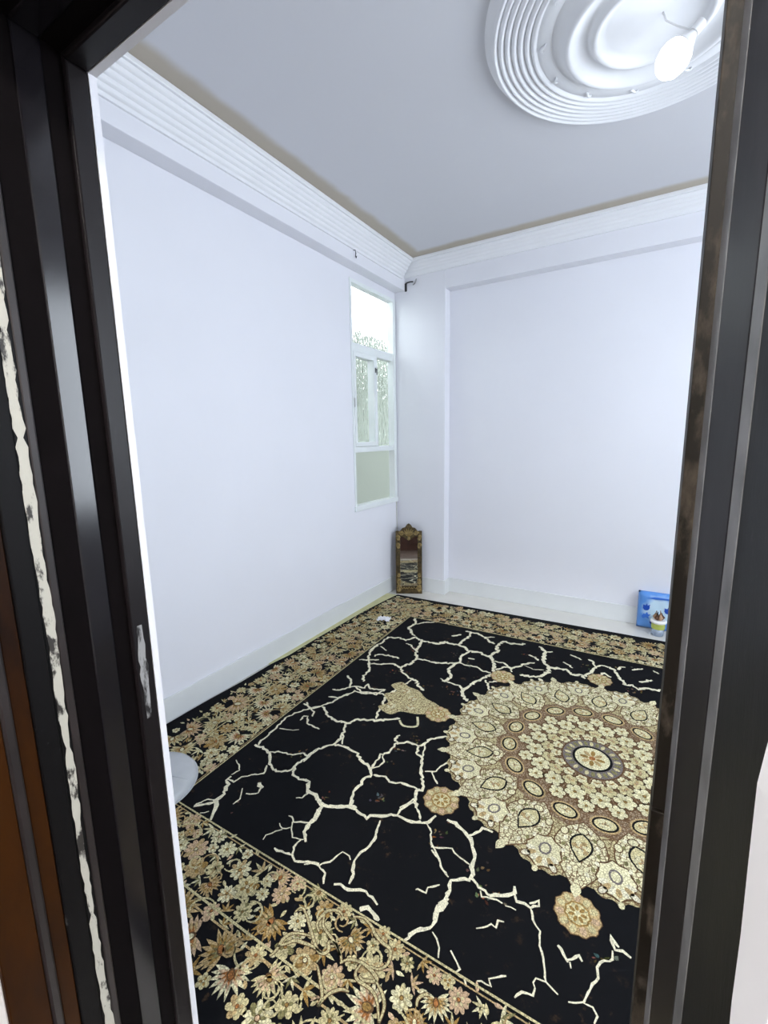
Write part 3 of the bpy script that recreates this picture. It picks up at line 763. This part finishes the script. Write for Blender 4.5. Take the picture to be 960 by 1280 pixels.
for k in range(N):
    a = G0+2*pi*k/N; h = a+pi/N
    # broad cream leaf with a pointed eye
    x, y = polar(.505, a)
    mleaf.poly(pointed(*polar(.53, a), .150, .092, a), K['brown']); mleaf.poly(pointed(*polar(.53, a), .145, .087, a), K['cream'], DZ1)
    for j in range(7):
        for sgn in (-1, 1):
            t = .42+.03*j; o_ = .058*sin(pi*(j+1.2)/8.6)
            q = (t*cos(a)-sgn*o_*sin(a), t*sin(a)+sgn*o_*cos(a)); med.poly(ell(*q, .010, .007, a+.5*sgn, 7), K['olive'] if j % 2 else K['ivory'], DZ1*2)
    med.poly(pointed(*polar(.50, a), .066, .040, a), K['black'], DZ1*3); med.poly(pointed(*polar(.50, a), .057, .033, a), K['cream2'], DZ1*4)
    med.z += DZ1*5; daisy(med, *polar(.503, a), .031, (K['cream'], K['tan'], K['pink']), 7, a); med.z -= DZ1*5
    # outer palmette between the leaves
    x, y = polar(.585, h)
    med.poly(ell(x, y, .072, .062, h, 16, .06, 8), K['brown'], DZ1); med.poly(ell(x, y, .066, .056, h, 16, .08, 8), K['cream'], DZ1*2)
    for j in range(7):
        b_ = h+(j-3)*.42; med.poly(ell(x+cos(b_)*.044, y+sin(b_)*.044, .017, .010, b_, 8), K['tan'] if j % 2 else K['ivory'], DZ1*3)
    med.poly(ell(x-cos(h)*.012, y-sin(h)*.012, .028, .022, h, 10), K['grey'], DZ1*3); med.poly(ell(x-cos(h)*.012, y-sin(h)*.012, .020, .015, h, 10), K['cream'], DZ1*4)
    for sgn in (-1, 1):
        q = polar(.632, h+sgn*.075); med.poly(ell(*q, .021, .014, h+sgn*.8, 9), K['brown'], DZ1*2); med.poly(ell(*q, .017, .010, h+sgn*.8, 9), K['ivory'], DZ1*3)
        q = polar(.455, h+sgn*.062); med.poly(ell(*q, .020, .016, h, 9), K['brown'], DZ1*2); med.poly(ell(*q, .016, .012, h, 9), K['cream'], DZ1*3)
    q = polar(.668, h); med.poly(ell(*q, .013, .010, h, 8), K['cream'], DZ1*2)
    q = polar(.690, a); med.poly(pointed(*polar(.672, a), .026, .016, a), K['cream'], DZ1*2)
    # small oval wreaths
    x, y = polar(.362, h); rot = h+pi/2
    med.poly(oval(x, y, .055, .041, rot), K['tan'], DZ1); med.poly(oval(x, y, .047, .034, rot), K['black'], DZ1*2); med.poly(oval(x, y, .039, .026, rot), K['cream2'], DZ1*3)
    med.z += DZ1*4; daisy(med, x, y, .024, (K['cream'], K['tan'], K['mauve']), 7, a); med.z -= DZ1*4
    # ring of open flowers, and a second smaller ring
    for (rr, aa, s_, cc) in ((.294, a, .033, (K['cream'], K['cream2'], K['gold'])), (.243, h, .041, (K['cream'], K['cream2'], K['gold'])), (.191, a, .031, (K['cream2'], K['tan'], K['pink'])), (.152, h, .024, (K['cream'], K['tan'], K['gold']))):
        x, y = polar(rr, aa)
        med.poly(ell(x, y, s_*1.14, s_*1.14, aa, 12), K['brown'], DZ1)
        med.z += DZ1*1.5; daisy(med, x, y, s_, cc, 6 if rr > .2 else 5, aa); med.z -= DZ1*1.5
    q = polar(.425, a+.0); med.poly(ell(*q, .018, .022, a, 9), K['brown'], DZ1*2); med.poly(ell(*q, .014, .017, a, 9), K['cream'], DZ1*3)
D3 = DZ1*6
med.poly(ell(0, 0, .130, .130, 0, 48, .02, 16), K['brown'], D3); med.poly(ell(0, 0, .124, .124, 0, 48), K['grey'], D3+DZ1)
for k in range(26):
    a = 2*pi*k/26; med.poly(ell(*polar(.103, a), .015, .0085, a, 8), K['cream2'] if k % 2 else K['olive'], D3+DZ1*2)
med.poly(ell(0, 0, .083, .083, 0, 40), K['black'], D3+DZ1*3); med.poly(ell(0, 0, .072, .072, 0, 40), K['cream'], D3+DZ1*4)
for k in range(8):
    a = 2*pi*k/8; med.poly(ell(*polar(.034, a), .020, .010, a, 8), K['tan'] if k % 2 else K['gold'], D3+DZ1*5)
med.poly(ell(0, 0, .014, .014, 0, 12), K['rust'], D3+DZ1*6)
med.build('medallion_flowers'); mleaf.build('medallion_leaves', 'filigree', stuff=True)

# eight rosettes around the medallion
def rosette(x, y, r):
    P = Pat(TH+.0009)
    P.poly(ell(x, y, r, r, 0, 40, .05, 11), K['brown']); P.poly(ell(x, y, r*.96, r*.96, 0, 40, .05, 11), K['tan'], DZ1)
    for k in range(11): a = 2*pi*k/11; P.poly(ell(x+cos(a)*r*.74, y+sin(a)*r*.74, r*.2, r*.15, a, 9), K['cream2'] if k % 3 else K['pink'], DZ1*2)
    P.poly(ell(x, y, r*.56, r*.56, 0, 20, .07, 9), K['gold'], DZ1*3); P.poly(ell(x, y, r*.48, r*.48, 0, 20, .07, 9), K['cream2'], DZ1*4)
    for k in range(7): a = 2*pi*k/7; P.poly(ell(x+cos(a)*r*.27, y+sin(a)*r*.27, r*.15, r*.08, a, 8), K['gold'], DZ1*5)
    P.poly(ell(x, y, r*.13, r*.13, 0, 9), K['cream'], DZ1*6)
    return P.build('rosette')
for k in range(8): rosette(*polar(.745, G0*2+2*pi*k/8), .072 if k % 2 else .068)
# arabesque leaf motifs pointing along the length of the rug
for sgn in (-1, 1):
    P = Pat(TH+.0006)
    body = [(-.70, .0), (-.79, .055), (-.86, .075), (-.93, .125), (-1.0, .135), (-1.06, .16), (-1.10, .10), (-1.04, .06), (-1.09, .0), (-1.03, -.06), (-1.06, -.12), (-.97, -.15), (-.93, -.10), (-.86, -.085), (-.80, -.06)]
    body = [(-sgn*x, y) for x, y in body]
    P.poly(smooth(body+[body[0]], 4)[:-1], K['cream2']); P.build('arabesque_leaf', 'filigree')
    for x, y in ((-.99, .09), (-1.0, -.08), (-.93, .04), (-.9, -.04)):
        Q = Pat(TH+.0009); daisy(Q, -sgn*x, y, .026, (K['cream'], K['tan'], K['gold']), 7); Q.build('arabesque_flower')
    Q = Pat(TH+.0009)
    Q.ribbon(smooth([(-sgn*x, y) for x, y in ((-.83, -.10), (-.80, -.17), (-.86, -.2), (-.90, -.17))]), .012, K['cream'])
    Q.build('arabesque_tendril')

# ------------------------------------------------------------------ border
FX, FY, LX, LY, OX, OY = 1.462, 1.072, 1.690, 1.282, 1.872, 1.440
def rect_line(P, hx, hy, w, col, dz=0, skip=()):
    for a, b in (((-hx, -hy), (hx, -hy)), ((hx, -hy), (hx, hy)), ((hx, hy), (-hx, hy)), ((-hx, hy), (-hx, -hy))):
        n = 60; P.ribbon([(a[0]+(b[0]-a[0])*i/n, a[1]+(b[1]-a[1])*i/n) for i in range(n+1)], w, col, dz)
BL = Pat(TH+.0026); rect_line(BL, FX, FY, .006, K['cream2']); BL.build('border_line')
BL = Pat(TH+.0005); rect_line(BL, FX+.012, FY+.012, .004, K['tan']); BL.build('border_line')
BL = Pat(TH+.0022); rect_line(BL, LX, LY, .007, K['cream2']); BL.build('border_line')
BL = Pat(TH+.0005); rect_line(BL, LX+.026, LY+.026, .006, K['tan']); BL.build('border_line')

def left_limit(y):
    for (y0, x0), (y1, x1) in zip(LE, LE[1:]):
        if y0 <= y <= y1: return x0+(x1-x0)*(y-y0)/(y1-y0)
    return -1.95
def in_border(x, y, m):
    if abs(x) > OX-m*.5 or abs(y) > OY-m*.5: return False
    if x < left_limit(y)+m+.012: return False
    return abs(x) > FX+m*.9 or abs(y) > FY+m*.9
placed = []; cell = {}
def free(x, y, r):
    ix, iy = int(x//.08), int(y//.08)
    for i in range(ix-2, ix+3):
        for j in range(iy-2, iy+3):
            for (a, b, c) in cell.get((i, j), ()):
                if hypot(a-x, b-y) < (c+r)*.85: return False
    return True
def claim(x, y, r): cell.setdefault((int(x//.08), int(y//.08)), []).append((x, y, r))
BF = Pat(TH+.0010); VN = Pat(TH+.0030)
# motifs read off the photograph: kind, pixel, radius in pixels, direction in pixels, palette
def pxdir(px, py, dx, dy):
    a = loc(px, py); b = loc(px+dx, py+dy); return atan2(b[1]-a[1], b[0]-a[0])
def pxr(px, py, r):
    a = loc(px-r, py); b = loc(px+r, py); c = loc(px, py-r); d = loc(px, py+r)
    return .25*(hypot(b[0]-a[0], b[1]-a[1])+hypot(d[0]-c[0], d[1]-c[1]))
k_ = K
TR = [('p', 335, 1156, 26, -1, 1, (k_['gold'], k_['tan'], k_['olive'], k_['rust'])), ('p', 288, 1224, 30, -1, 6, (k_['cream'], k_['pink'], k_['rust'], k_['rust'])),
      ('p', 338, 1226, 26, 1, 2, (k_['cream2'], k_['pink'], k_['tan'], k_['gold'])), ('d', 372, 1152, 14, 0, 0, PAL[1]), ('d', 304, 1140, 14, 0, 0, PAL[6]),
      ('d', 502, 1248, 20, 0, 0, PAL[1]), ('p', 545, 1258, 24, 0, 1, (k_['cream'], k_['tan'], k_['gold'], k_['rust'])), ('d', 430, 1140, 13, 0, 0, PAL[2]),
      ('d', 479, 1168, 13, 0, 0, PAL[2]), ('p', 440, 1178, 22, 1, 2, (k_['tan'], k_['gold'], k_['olive'], k_['cream'])), ('d', 543, 1220, 13, 0, 0, PAL[7]),
      ('d', 415, 1222, 20, 0, 0, PAL[3]), ('p', 518, 1276, 20, 0, -1, (k_['gold'], k_['tan'], k_['rust'], k_['cream'])), ('d', 509, 1205, 12, 0, 0, PAL[6]),
      ('d', 372, 1105, 12, 0, 0, PAL[7]), ('d', 352, 1118, 14, 0, 0, PAL[3]), ('p', 352, 1096, 15, 1, -1, (k_['pink'], k_['tan'], k_['cream2'], k_['rust'])),
      ('d', 300, 1088, 15, 0, 0, PAL[0]), ('p', 263, 1108, 15, 1, 3, (k_['tan'], k_['gold'], k_['pink'], k_['rust'])), ('d', 245, 1062, 16, 0, 0, PAL[3]),
      ('d', 240, 1027, 12, 0, 0, PAL[3]), ('d', 284, 1062, 12, 0, 0, PAL[1]), ('d', 328, 1118, 10, 0, 0, PAL[1]), ('p', 397, 1118, 14, -1, 1, (k_['olive'], k_['cream2'], k_['tan'], k_['gold'])),
      ('d', 270, 927, 13, 0, 0, (k_['tan'], k_['gold'], k_['rust'])), ('d', 264, 941, 9, 0, 0, PAL[1]), ('p', 240, 912, 13, 1, 0, (k_['pink'], k_['tan'], k_['rust'], k_['cream'])),
      ('p', 300, 880, 16, 1, 0, (k_['tan'], k_['pink'], k_['gold'], k_['cream'])), ('d', 345, 862, 11, 0, 0, PAL[5])]
for kind, px, py, r, dx, dy, cols in TR:
    x, y = loc(px, py); rr = pxr(px, py, r)*.86; claim(x, y, rr)
    if kind == 'd': daisy(BF, x, y, rr, cols, 10)
    else: palmette(BF, x, y, rr, pxdir(px, py, dx, dy), cols)
VO = (380, 1130, 5.333)
for w, pts in ((3.4, ((-60, 60), (0, 40), (80, 290), (130, 335), (165, 310), (165, 260), (210, 270), (245, 350))), (3.6, ((240, 400), (300, 375), (380, 395), (440, 440), (485, 500), (470, 520), (400, 515), (370, 490))),
               (3.4, ((100, 190), (90, 130), (150, 55), (230, 50), (260, 90))), (3, ((140, 60), (130, 150), (190, 240), (240, 330), (250, 390))), (3.4, ((330, 90), (400, 100), (455, 160), (470, 200), (520, 260), (575, 310), (560, 400), (500, 440), (440, 420))),
               (3.2, ((385, 400), (345, 460), (360, 515), (440, 570), (485, 650), (500, 800))), (3, ((475, 510), (520, 600), (535, 690), (500, 800))), (3, ((90, 690), (120, 620), (110, 520), (90, 420))), (3, ((90, 690), (160, 610), (240, 575), (300, 590))),
               (3.4, ((-180, 290), (-120, 270), (-60, 250), (0, 265), (60, 290), (120, 330))), (3.4, ((-230, 350), (-190, 320), (-130, 230), (-60, 200), (40, 215))), (3, ((750, 690), (760, 640), (800, 610), (840, 615)))):
    q = smooth([loc(VO[0]+a/VO[2], VO[1]+b/VO[2]) for a, b in pts], 7); m_ = pxr(470, 1210, 1)
    n_ = len(q); ws = [w*m_*(.55+.6*sin(pi*i/(n_-1))) for i in range(n_)]
    VN.ribbon(q, [u+.004 for u in ws], K['brown'], -DZ1); VN.ribbon(q, ws, K['cream2'])
# the rest of the border: densely packed blossoms, palmettes, sprigs and vines
def try_at(r, tries):
    for _ in range(tries):
        if rnd.random() < .55: x, y = rnd.uniform(-OX, OX), rnd.choice((-1, 1))*rnd.uniform(FY, OY)
        else: x, y = rnd.choice((-1, 1))*rnd.uniform(FX, OX), rnd.uniform(-OY, OY)
        if in_border(x, y, r) and free(x, y, r):
            claim(x, y, r); yield x, y
for x, y in try_at(.056, 900): palmette(BF, x, y, .058, rnd.uniform(0, 2*pi), tuple(K[c] for c in rnd.choice((('tan', 'gold', 'olive', 'rust'), ('cream', 'pink', 'rust', 'gold'), ('cream2', 'tan', 'gold', 'cream'), ('pink', 'tan', 'rust', 'cream')))))
for x, y in try_at(.040, 2500): daisy(BF, x, y, .041, rnd.choice(PAL), None, rnd.random()*6)
for x, y in try_at(.029, 7000):
    if rnd.random() < .6: daisy(BF, x, y, .030, rnd.choice(PAL), None, rnd.random()*6)
    else: sprig(BF, x, y, .031, rnd.random()*6.3, rnd.choice(PAL))
for x, y in try_at(.019, 16000):
    if rnd.random() < .45: daisy(BF, x, y, .020, rnd.choice(PAL), 6, rnd.random()*6)
    else: sprig(BF, x, y, .022, rnd.random()*6.3, rnd.choice(PAL))
for x, y in try_at(.011, 24000): BF.poly(leafpts(x-.012, y, .026, .011, rnd.random()*6.3, .2), rnd.choice(PAL)[0])
for _ in range(900):                                        # thin curling vines
    x, y = (rnd.uniform(-OX, OX), rnd.choice((-1, 1))*rnd.uniform(FY, OY)) if rnd.random() < .55 else (rnd.choice((-1, 1))*rnd.uniform(FX, OX), rnd.uniform(-OY, OY))
    if not in_border(x, y, .05): continue
    p = loc(0, 0); a = rnd.random()*6.3; cv = rnd.uniform(12, 34)*rnd.choice((-1, 1)); q = [(x, y)]
    for i in range(11):
        q.append((q[-1][0]+cos(a)*.012, q[-1][1]+sin(a)*.012)); a += cv*.012*(1+.12*i)
    if all(in_border(u, v, .01) for u, v in q): VN.ribbon(q, [.0032+.0035*sin(pi*i/11) for i in range(12)], K['cream2'] if rnd.random() < .7 else K['tan'], -DZ1*4)
BF.build('border_flowers', stuff=True); VN.build('border_vines', stuff=True)
# faint rust and cream wear marks woven into the black field
SP = Pat(TH+.0003)
for _ in range(70):
    x, y = rnd.uniform(-FX+.05, FX-.05), rnd.uniform(-FY+.05, FY-.05)
    if hypot(x, y) < .72: continue
    for j in range(rnd.randint(3, 9)):
        c = rnd.choice(('brown', 'mauve', 'olive', 'rust', 'grey')); u = K[c]; u = tuple(q*rnd.uniform(.25, .75) for q in u)
        SP.poly(ell(x+rnd.gauss(0, .02), y+rnd.gauss(0, .02), rnd.uniform(.003, .010), rnd.uniform(.002, .006), rnd.random()*3, 7, .2, 3), u, rnd.uniform(0, .00008))
SP.build('field_flecks', stuff=True)

# cream underlay showing between rug and skirting
bm = bmn(); A = []; B = []
for y, x in LE[5:]:
    wx = RC.x+(x+.004)*cos(RTH)-y*sin(RTH); wy = RC.y+(x+.004)*sin(RTH)+y*cos(RTH)
    A.append((XL+T+.002, wy)); B.append((wx-.006, wy))
ringu = A + B[::-1]
v0 = [bm.verts.new((x, y, .0)) for x, y in ringu]; v1 = [bm.verts.new((x, y, .006)) for x, y in ringu]
bm.faces.new(v0[::-1]); bm.faces.new(v1)
for i in range(len(ringu)): j = (i+1) % len(ringu); bm.faces.new([v0[i], v0[j], v1[j], v1[i]])
tag(obj('rug_underlay', bm, mat('cream_underlay', srgb(206, 202, 156), .8, .08, 12, .4, 90)), 'cream yellow underlay edge between rug and skirting', 'underlay')

# ================================================================== SMALL THINGS
# ornate mirror standing across the corner
mir = tag(empty('ornate_mirror', (-1.912, 3.568, 0), radians(33.5)), 'small carved antique gold mirror leaning in the corner', 'mirror')
mir.rotation_euler = (radians(-5.3), 0, radians(27.5))
M['antique'] = two_tone('antique_gold', (.13, .09, .035), (.022, .016, .009), .42, .66, 40, (1, 1, 1), .42, .6); M['antique'].node_tree.nodes['Principled BSDF'].inputs['Metallic'].default_value = .45
M['antique_light'] = two_tone('gold_relief_highlight', (.36, .26, .10), (.10, .07, .03), .45, .7, 60, (1, 1, 1), .38, .5); M['antique_light'].node_tree.nodes['Principled BSDF'].inputs['Metallic'].default_value = .4  # lighter gold on raised carving, relief shading put into the colour
M['antique_dark'] = mat('dark_mirror_back', (.035, .035, .04), .6, .2, 20)
M['mirror'] = mat('mirror_glass', (.72, .74, .72), .03, metal=1.0, var=.05, vscale=14)
obj('backing', box(-.124, .124, .006, .024, .004, .575), 'antique_dark', mir, bevel=.003)
obj('mirror_glass', box(-.082, .082, -.0005, .006, .07, .545), 'mirror', mir)
for sg in (-1, 1):
    bm = bmn(); add_box(bm, sg*.103-.021, sg*.103+.021, -.010, .006, .03, .575)
    for q in (-.011, .003): add_tube(bm, [(sg*.103+q+.004, -.011, .16), (sg*.103+q+.004, -.011, .42)], .0055, 8)
    st = obj('stile', bm, 'antique', mir, bevel=.002)
    for z, n in ((.545, 3), (.47, 3)):                      # corbel scrolls at the top
        pts = [(sg*(.100+.018*(1-i/22)*cos(i*.62)), -.014-.0004*i, z-.012+.030*(1-i/22)*sin(i*.62)) for i in range(20)]
        obj('corbel_scroll', add_tube(bmn(), pts, [.007-.00015*i for i in range(20)], 7), 'antique_light', st, smooth=True)
    for z, s_ in ((.05, 1.2), (.115, 1.0), (.175, .75)):    # leaf scrolls at the foot
        pts = [(sg*(.098+.021*s_*(1-i/22)*cos(i*.6+1)), -.013-.0004*i, z+.026*s_*(1-i/22)*sin(i*.6+1)) for i in range(20)]
        obj('foot_scroll', add_tube(bmn(), pts, [.008*s_-.00015*i for i in range(20)], 7), 'antique_light', st, smooth=True)
bm = bmn(); add_box(bm, -.124, .124, -.012, .006, .0, .034); add_box(bm, -.083, .083, -.008, .006, .034, .075)
br = obj('bottom_rail', bm, 'antique', mir, bevel=.003)
for i in range(7):
    x = (i-3)*.024; obj('leaf_boss', add_tube(bmn(), [(x-.012, -.012, .046), (x, -.020, .058+.006*(i % 2)), (x+.012, -.012, .046)], [.003, .009, .003], 7), 'antique_light', br, smooth=True)
bm = bmn(); prof2 = [(-.124, .575), (-.124, .60), (-.10, .602), (-.085, .598), (-.06, .628), (-.035, .634), (-.018, .66), (0, .672), (.018, .66), (.035, .634), (.06, .628), (.085, .598), (.10, .602), (.124, .60), (.124, .575), (.08, .545), (.05, .545), (.025, .520), (0, .508), (-.025, .520), (-.05, .545), (-.08, .545)]
add_loft(bm, [(x, -.008, z) for x, z in prof2], [(x, .018, z) for x, z in prof2])
cr_ = obj('crest', bm, 'antique', mir, bevel=.002)
for i in range(7):                                          # shell ribs
    a = radians(90+(i-3)*24); obj('shell_rib', add_tube(bmn(), [(0, -.010, .545), (cos(a)*.03, -.020, .565+sin(a)*.02), (cos(a)*.055, -.012, .568+sin(a)*.06)], [.004, .0085, .004], 7), 'antique_light', cr_, smooth=True)
for sg in (-1, 1):
    pts = [(sg*(.070+.022*(1-i/24)*cos(i*.55)), -.012-.0003*i, .578+.022*(1-i/24)*sin(i*.55)) for i in range(22)]
    obj('crest_scroll', add_tube(bmn(), pts, [.0075-.00015*i for i in range(22)], 7), 'antique_light', cr_, smooth=True)
obj('drop_pendant', add_lathe(bmn(), [(0, .0), (.012, .006), (.016, .018), (.010, .032), (0, .036)], 12, (0, -.014, .512)), 'antique_light', cr_, smooth=True)

# blue plastic package against the back wall
bag = tag(empty('plastic_package', (.105, 3.762, 0)), 'light blue plastic package with dark blue tulip print standing by the wall', 'package')
def bag_material():
    m = mat('blue_plastic_print', srgb(120, 178, 235), .3); n = m.node_tree.nodes; l = m.node_tree.links; b = n['Principled BSDF']
    tc = n.new('ShaderNodeTexCoord'); sp = n.new('ShaderNodeSeparateXYZ'); l.new(tc.outputs['Object'], sp.inputs[0])
    v = n.new('ShaderNodeVectorMath'); v.operation = 'SUBTRACT'; v.inputs[1].default_value = (.0, 0, .165); l.new(tc.outputs['Object'], v.inputs[0])
    w = n.new('ShaderNodeVectorMath'); w.operation = 'MULTIPLY'; w.inputs[1].default_value = (10.5, 0, 10.5); l.new(v.outputs[0], w.inputs[0])
    ln_ = n.new('ShaderNodeVectorMath'); ln_.operation = 'LENGTH'; l.new(w.outputs[0], ln_.inputs[0])
    ns = n.new('ShaderNodeTexNoise'); ns.inputs['Scale'].default_value = 14; l.new(tc.outputs['Object'], ns.inputs['Vector'])
    ad = n.new('ShaderNodeMath'); ad.operation = 'ADD'; l.new(ln_.outputs['Value'], ad.inputs[0]); l.new(ns.outputs['Fac'], ad.inputs[1])
    r = n.new('ShaderNodeMapRange'); r.inputs['From Min'].default_value = 1.25; r.inputs['From Max'].default_value = 1.75; l.new(ad.outputs[0], r.inputs['Value'])
    mx = n.new('ShaderNodeMix'); mx.data_type = 'RGBA'; mx.inputs['A'].default_value = (*srgb(196, 222, 240), 1); mx.inputs['B'].default_value = (*srgb(92, 150, 224), 1)
    l.new(r.outputs['Result'], mx.inputs['Factor']); l.new(mx.outputs['Result'], b.inputs['Base Color'])
    return m
bm = bmn(); nx_, nz_ = 18, 16; grid = {}
for side in (-1, 1):
    for i in range(nx_+1):
        for j in range(nz_+1):
            u = i/nx_*2-1; w = j/nz_*2-1
            e = max(0, 1-abs(u)**5)*max(0, 1-abs(w)**5)
            if (abs(u) == 1 or abs(w) == 1) and (1, i, j) in grid or (abs(u) == 1 or abs(w) == 1) and (-1, i, j) in grid:
                grid[side, i, j] = grid[-side, i, j]; continue
            grid[side, i, j] = bm.verts.new((u*.135, side*.032*e**.45+(.002*sin(u*9+w*5) if e > .05 else 0), .146+w*.145))
    for i in range(nx_):
        for j in range(nz_):
            bm.faces.new([grid[side, i, j], grid[side, i+1, j], grid[side, i+1, j+1], grid[side, i, j+1]])
body = obj('package_body', bm, bag_material(), bag, smooth=True)
M['tulip'] = mat('dark_blue_print', srgb(24, 76, 178), .35); M['tulip2'] = mat('mid_blue_print', srgb(56, 116, 214), .35); M['tulip3'] = mat('violet_print', srgb(48, 58, 150), .35)
def decal(name, pts, m):
    bm = add_loft(bmn(), [(x, -.0325, z) for x, z in pts], [(x, -.0345, z) for x, z in pts]); return obj(name, bm, m, bag)
def tulip(cx, cz, s_, m):
    q = [(0, -1), (.55, -.8), (.85, -.2), (.8, .45), (.95, .95), (.5, .6), (.3, .55), (.12, 1.25), (-.12, .6), (-.4, .55), (-.85, .7), (-.8, .1), (-.85, -.3), (-.5, -.85)]
    decal('printed_tulip', [(cx+x*s_, cz+z*s_) for x, z in q], m)
tulip(-.078, .175, .026, 'tulip'); tulip(-.018, .118, .012, 'tulip3'); tulip(-.04, .062, .012, 'tulip3'); tulip(.06, .17, .026, 'tulip')
decal('printed_leaf', [(-.105, .10), (-.09, .125), (-.082, .118), (-.07, .14), (-.062, .12), (-.045, .122), (-.06, .105), (-.055, .085), (-.075, .095), (-.095, .085)], 'tulip2')
decal('printed_ribbon', [(-.075, .248), (-.03, .262), (.05, .262), (.11, .254), (.05, .250), (-.02, .245)], 'tulip2')

# small jar in front of the package
jar = tag(empty('small_jar', (.110, 3.655, 0)), 'small jar with white rim and lime green band in front of the blue package', 'jar')
M['jar'] = mat('clear_blue_plastic', (.62, .72, .85), .12); M['jar'].node_tree.nodes['Principled BSDF'].inputs['Transmission Weight'].default_value = .7
obj('jar_base', add_lathe(bmn(), [(0, .001), (.036, .001), (.039, .006), (.041, .055), (0, .055)], 28), 'jar', jar, smooth=True)
obj('label_band', add_lathe(bmn(), [(0, .0555), (.0425, .0555), (.0435, .060), (.0435, .092), (.0425, .096), (0, .096)], 28), mat('lime_band', srgb(176, 186, 92), .5, .1, 30), jar)
obj('rim', add_lathe(bmn(), [(0, .0965), (.046, .0965), (.052, .102), (.053, .112), (.047, .120), (0, .120)], 28), mat('white_rim', (.85, .85, .84), .4), jar, smooth=False, bevel=.002)
top = mat('tan_paper_top', srgb(196, 158, 128), .7, .3, 60)
for k in range(6):
    a = 2*pi*k/6; obj('paper_petal', add_tube(bmn(), [(cos(a)*.012, sin(a)*.012, .120), (cos(a)*.026, sin(a)*.026, .142), (cos(a)*.016, sin(a)*.016, .172+.012*(k % 2))], [.010, .014, .004], 7), top if k % 2 else mat('brown_paper_top', srgb(96, 66, 50), .7, .3, 60), jar, smooth=True)

# round translucent plastic dish on the rug
p0, p1, p2 = [on_floor(*q, .02) for q in ((221.5, 1003), (246, 974), (217, 942))]
def circ(a, b, c):
    d = 2*(a.x*(b.y-c.y)+b.x*(c.y-a.y)+c.x*(a.y-b.y)); A_, B_, C_ = a.x**2+a.y**2, b.x**2+b.y**2, c.x**2+c.y**2
    ux = (A_*(b.y-c.y)+B_*(c.y-a.y)+C_*(a.y-b.y))/d; uy = (A_*(c.x-b.x)+B_*(a.x-c.x)+C_*(b.x-a.x))/d
    return ux, uy, hypot(ux-a.x, uy-a.y)
cx_, cy_, cr2 = circ(p0, p1, p2)
lid = tag(empty('plastic_dish', (cx_, cy_, TH+.0045)), 'round translucent whitish plastic dish lying on the rug border by the door', 'plastic dish')
M['lid'] = mat('translucent_plastic', (.80, .83, .86), .25, .06, 9, .25, 22); M['lid'].node_tree.nodes['Principled BSDF'].inputs['Transmission Weight'].default_value = .45
obj('dome', add_lathe(bmn(), [(cr2*.97, .003), (cr2*.95, .020), (cr2*.90, .028), (cr2*.6, .034), (cr2*.2, .036), (0, .036)], 56), 'lid', lid, smooth=True)
obj('rim', add_lathe(bmn(), [(cr2*.965, .0), (cr2, .0), (cr2, .006), (cr2*.965, .006), (cr2*.965, .0)], 56), 'lid', lid)
for k in range(5):
    a = .4+k*1.25; obj('crease', add_tube(bmn(), [(cos(a)*cr2*.2, sin(a)*cr2*.2, .0362), (cos(a+.2)*cr2*.5, sin(a+.2)*cr2*.5, .0352), (cos(a+.1)*cr2*.86, sin(a+.1)*cr2*.86, .0288)], [.001, .003, .001], 6), 'lid', lid, smooth=True)

# crumpled tissue on the rug border
tp = on_floor(480, 775.5, .012)
bm = bmn(); n_ = 12; vv = {}
for i in range(n_+1):
    for j in range(n_+1):
        u, w = i/n_-.5, j/n_-.5
        vv[i, j] = bm.verts.new((u*.105+rnd.gauss(0, .002), w*.075+rnd.gauss(0, .002), .003+abs(sin(u*11+w*5)*cos(w*13-u*4))*.016+rnd.uniform(0, .004)))
for i in range(n_):
    for j in range(n_): bm.faces.new([vv[i, j], vv[i+1, j], vv[i+1, j+1], vv[i, j+1]])
tis = obj('crumpled_tissue', bm, mat('white_tissue', (.78, .78, .80), .8)); tis.location = (tp.x, tp.y, TH+.0045); tis.rotation_euler = (0, 0, .3)
md = tis.modifiers.new('thickness', 'SOLIDIFY'); md.thickness = .0012
tag(tis, 'small crumpled white tissue on the rug near the mirror', 'tissue')

# curtain bracket on the pilaster, wire hook on the beam, cable below the window sill
M['iron'] = mat('dark_iron', (.05, .05, .055), .4, .2, 40, metal=.6)
br2 = tag(empty('curtain_bracket', (-1.99, YBB, 2.80)), 'broken dark metal curtain bracket under the cornice corner', 'bracket')
obj('wall_plate', box(-.010, .012, -.005, -.0003, -.055, .012), 'iron', br2, bevel=.001)
obj('arm', add_tube(bmn(), [(0, -.004, .006), (.02, -.020, .010), (.06, -.026, .010), (.085, -.026, .006)], .0055, 8), 'iron', br2, smooth=True)
obj('cup', add_tube(bmn(), [(.085, -.026, -.020), (.100, -.026, -.012), (.112, -.026, .010), (.118, -.026, .024)], [.004, .007, .007, .004], 8), mat('grey_metal', (.35, .35, .36), .4, metal=.5), br2, smooth=True)
hk = obj('wire_hook', add_tube(bmn(), [(.0005, 0, .03), (.016, 0, .026), (.018, .004, .006), (.012, .008, -.012), (.020, .004, -.026), (.026, .0, -.016)], .0035, 7), 'iron', smooth=True)
hk.location = (XBL, 2.911, 2.805); tag(hk, 'tiny dark wire hook in the beam above the window', 'hook')
cb = obj('cable', add_tube(bmn(), [(XL+.006, 3.676, .86), (XL+.006, 3.680, .6), (XL+.006, 3.678, .35), (XL+.0065, 3.680, .142)], .004, 7), mat('cream_cable', (.66, .66, .60), .5), smooth=True)
tag(cb, 'thin cream cable running down the wall below the window sill', 'cable')
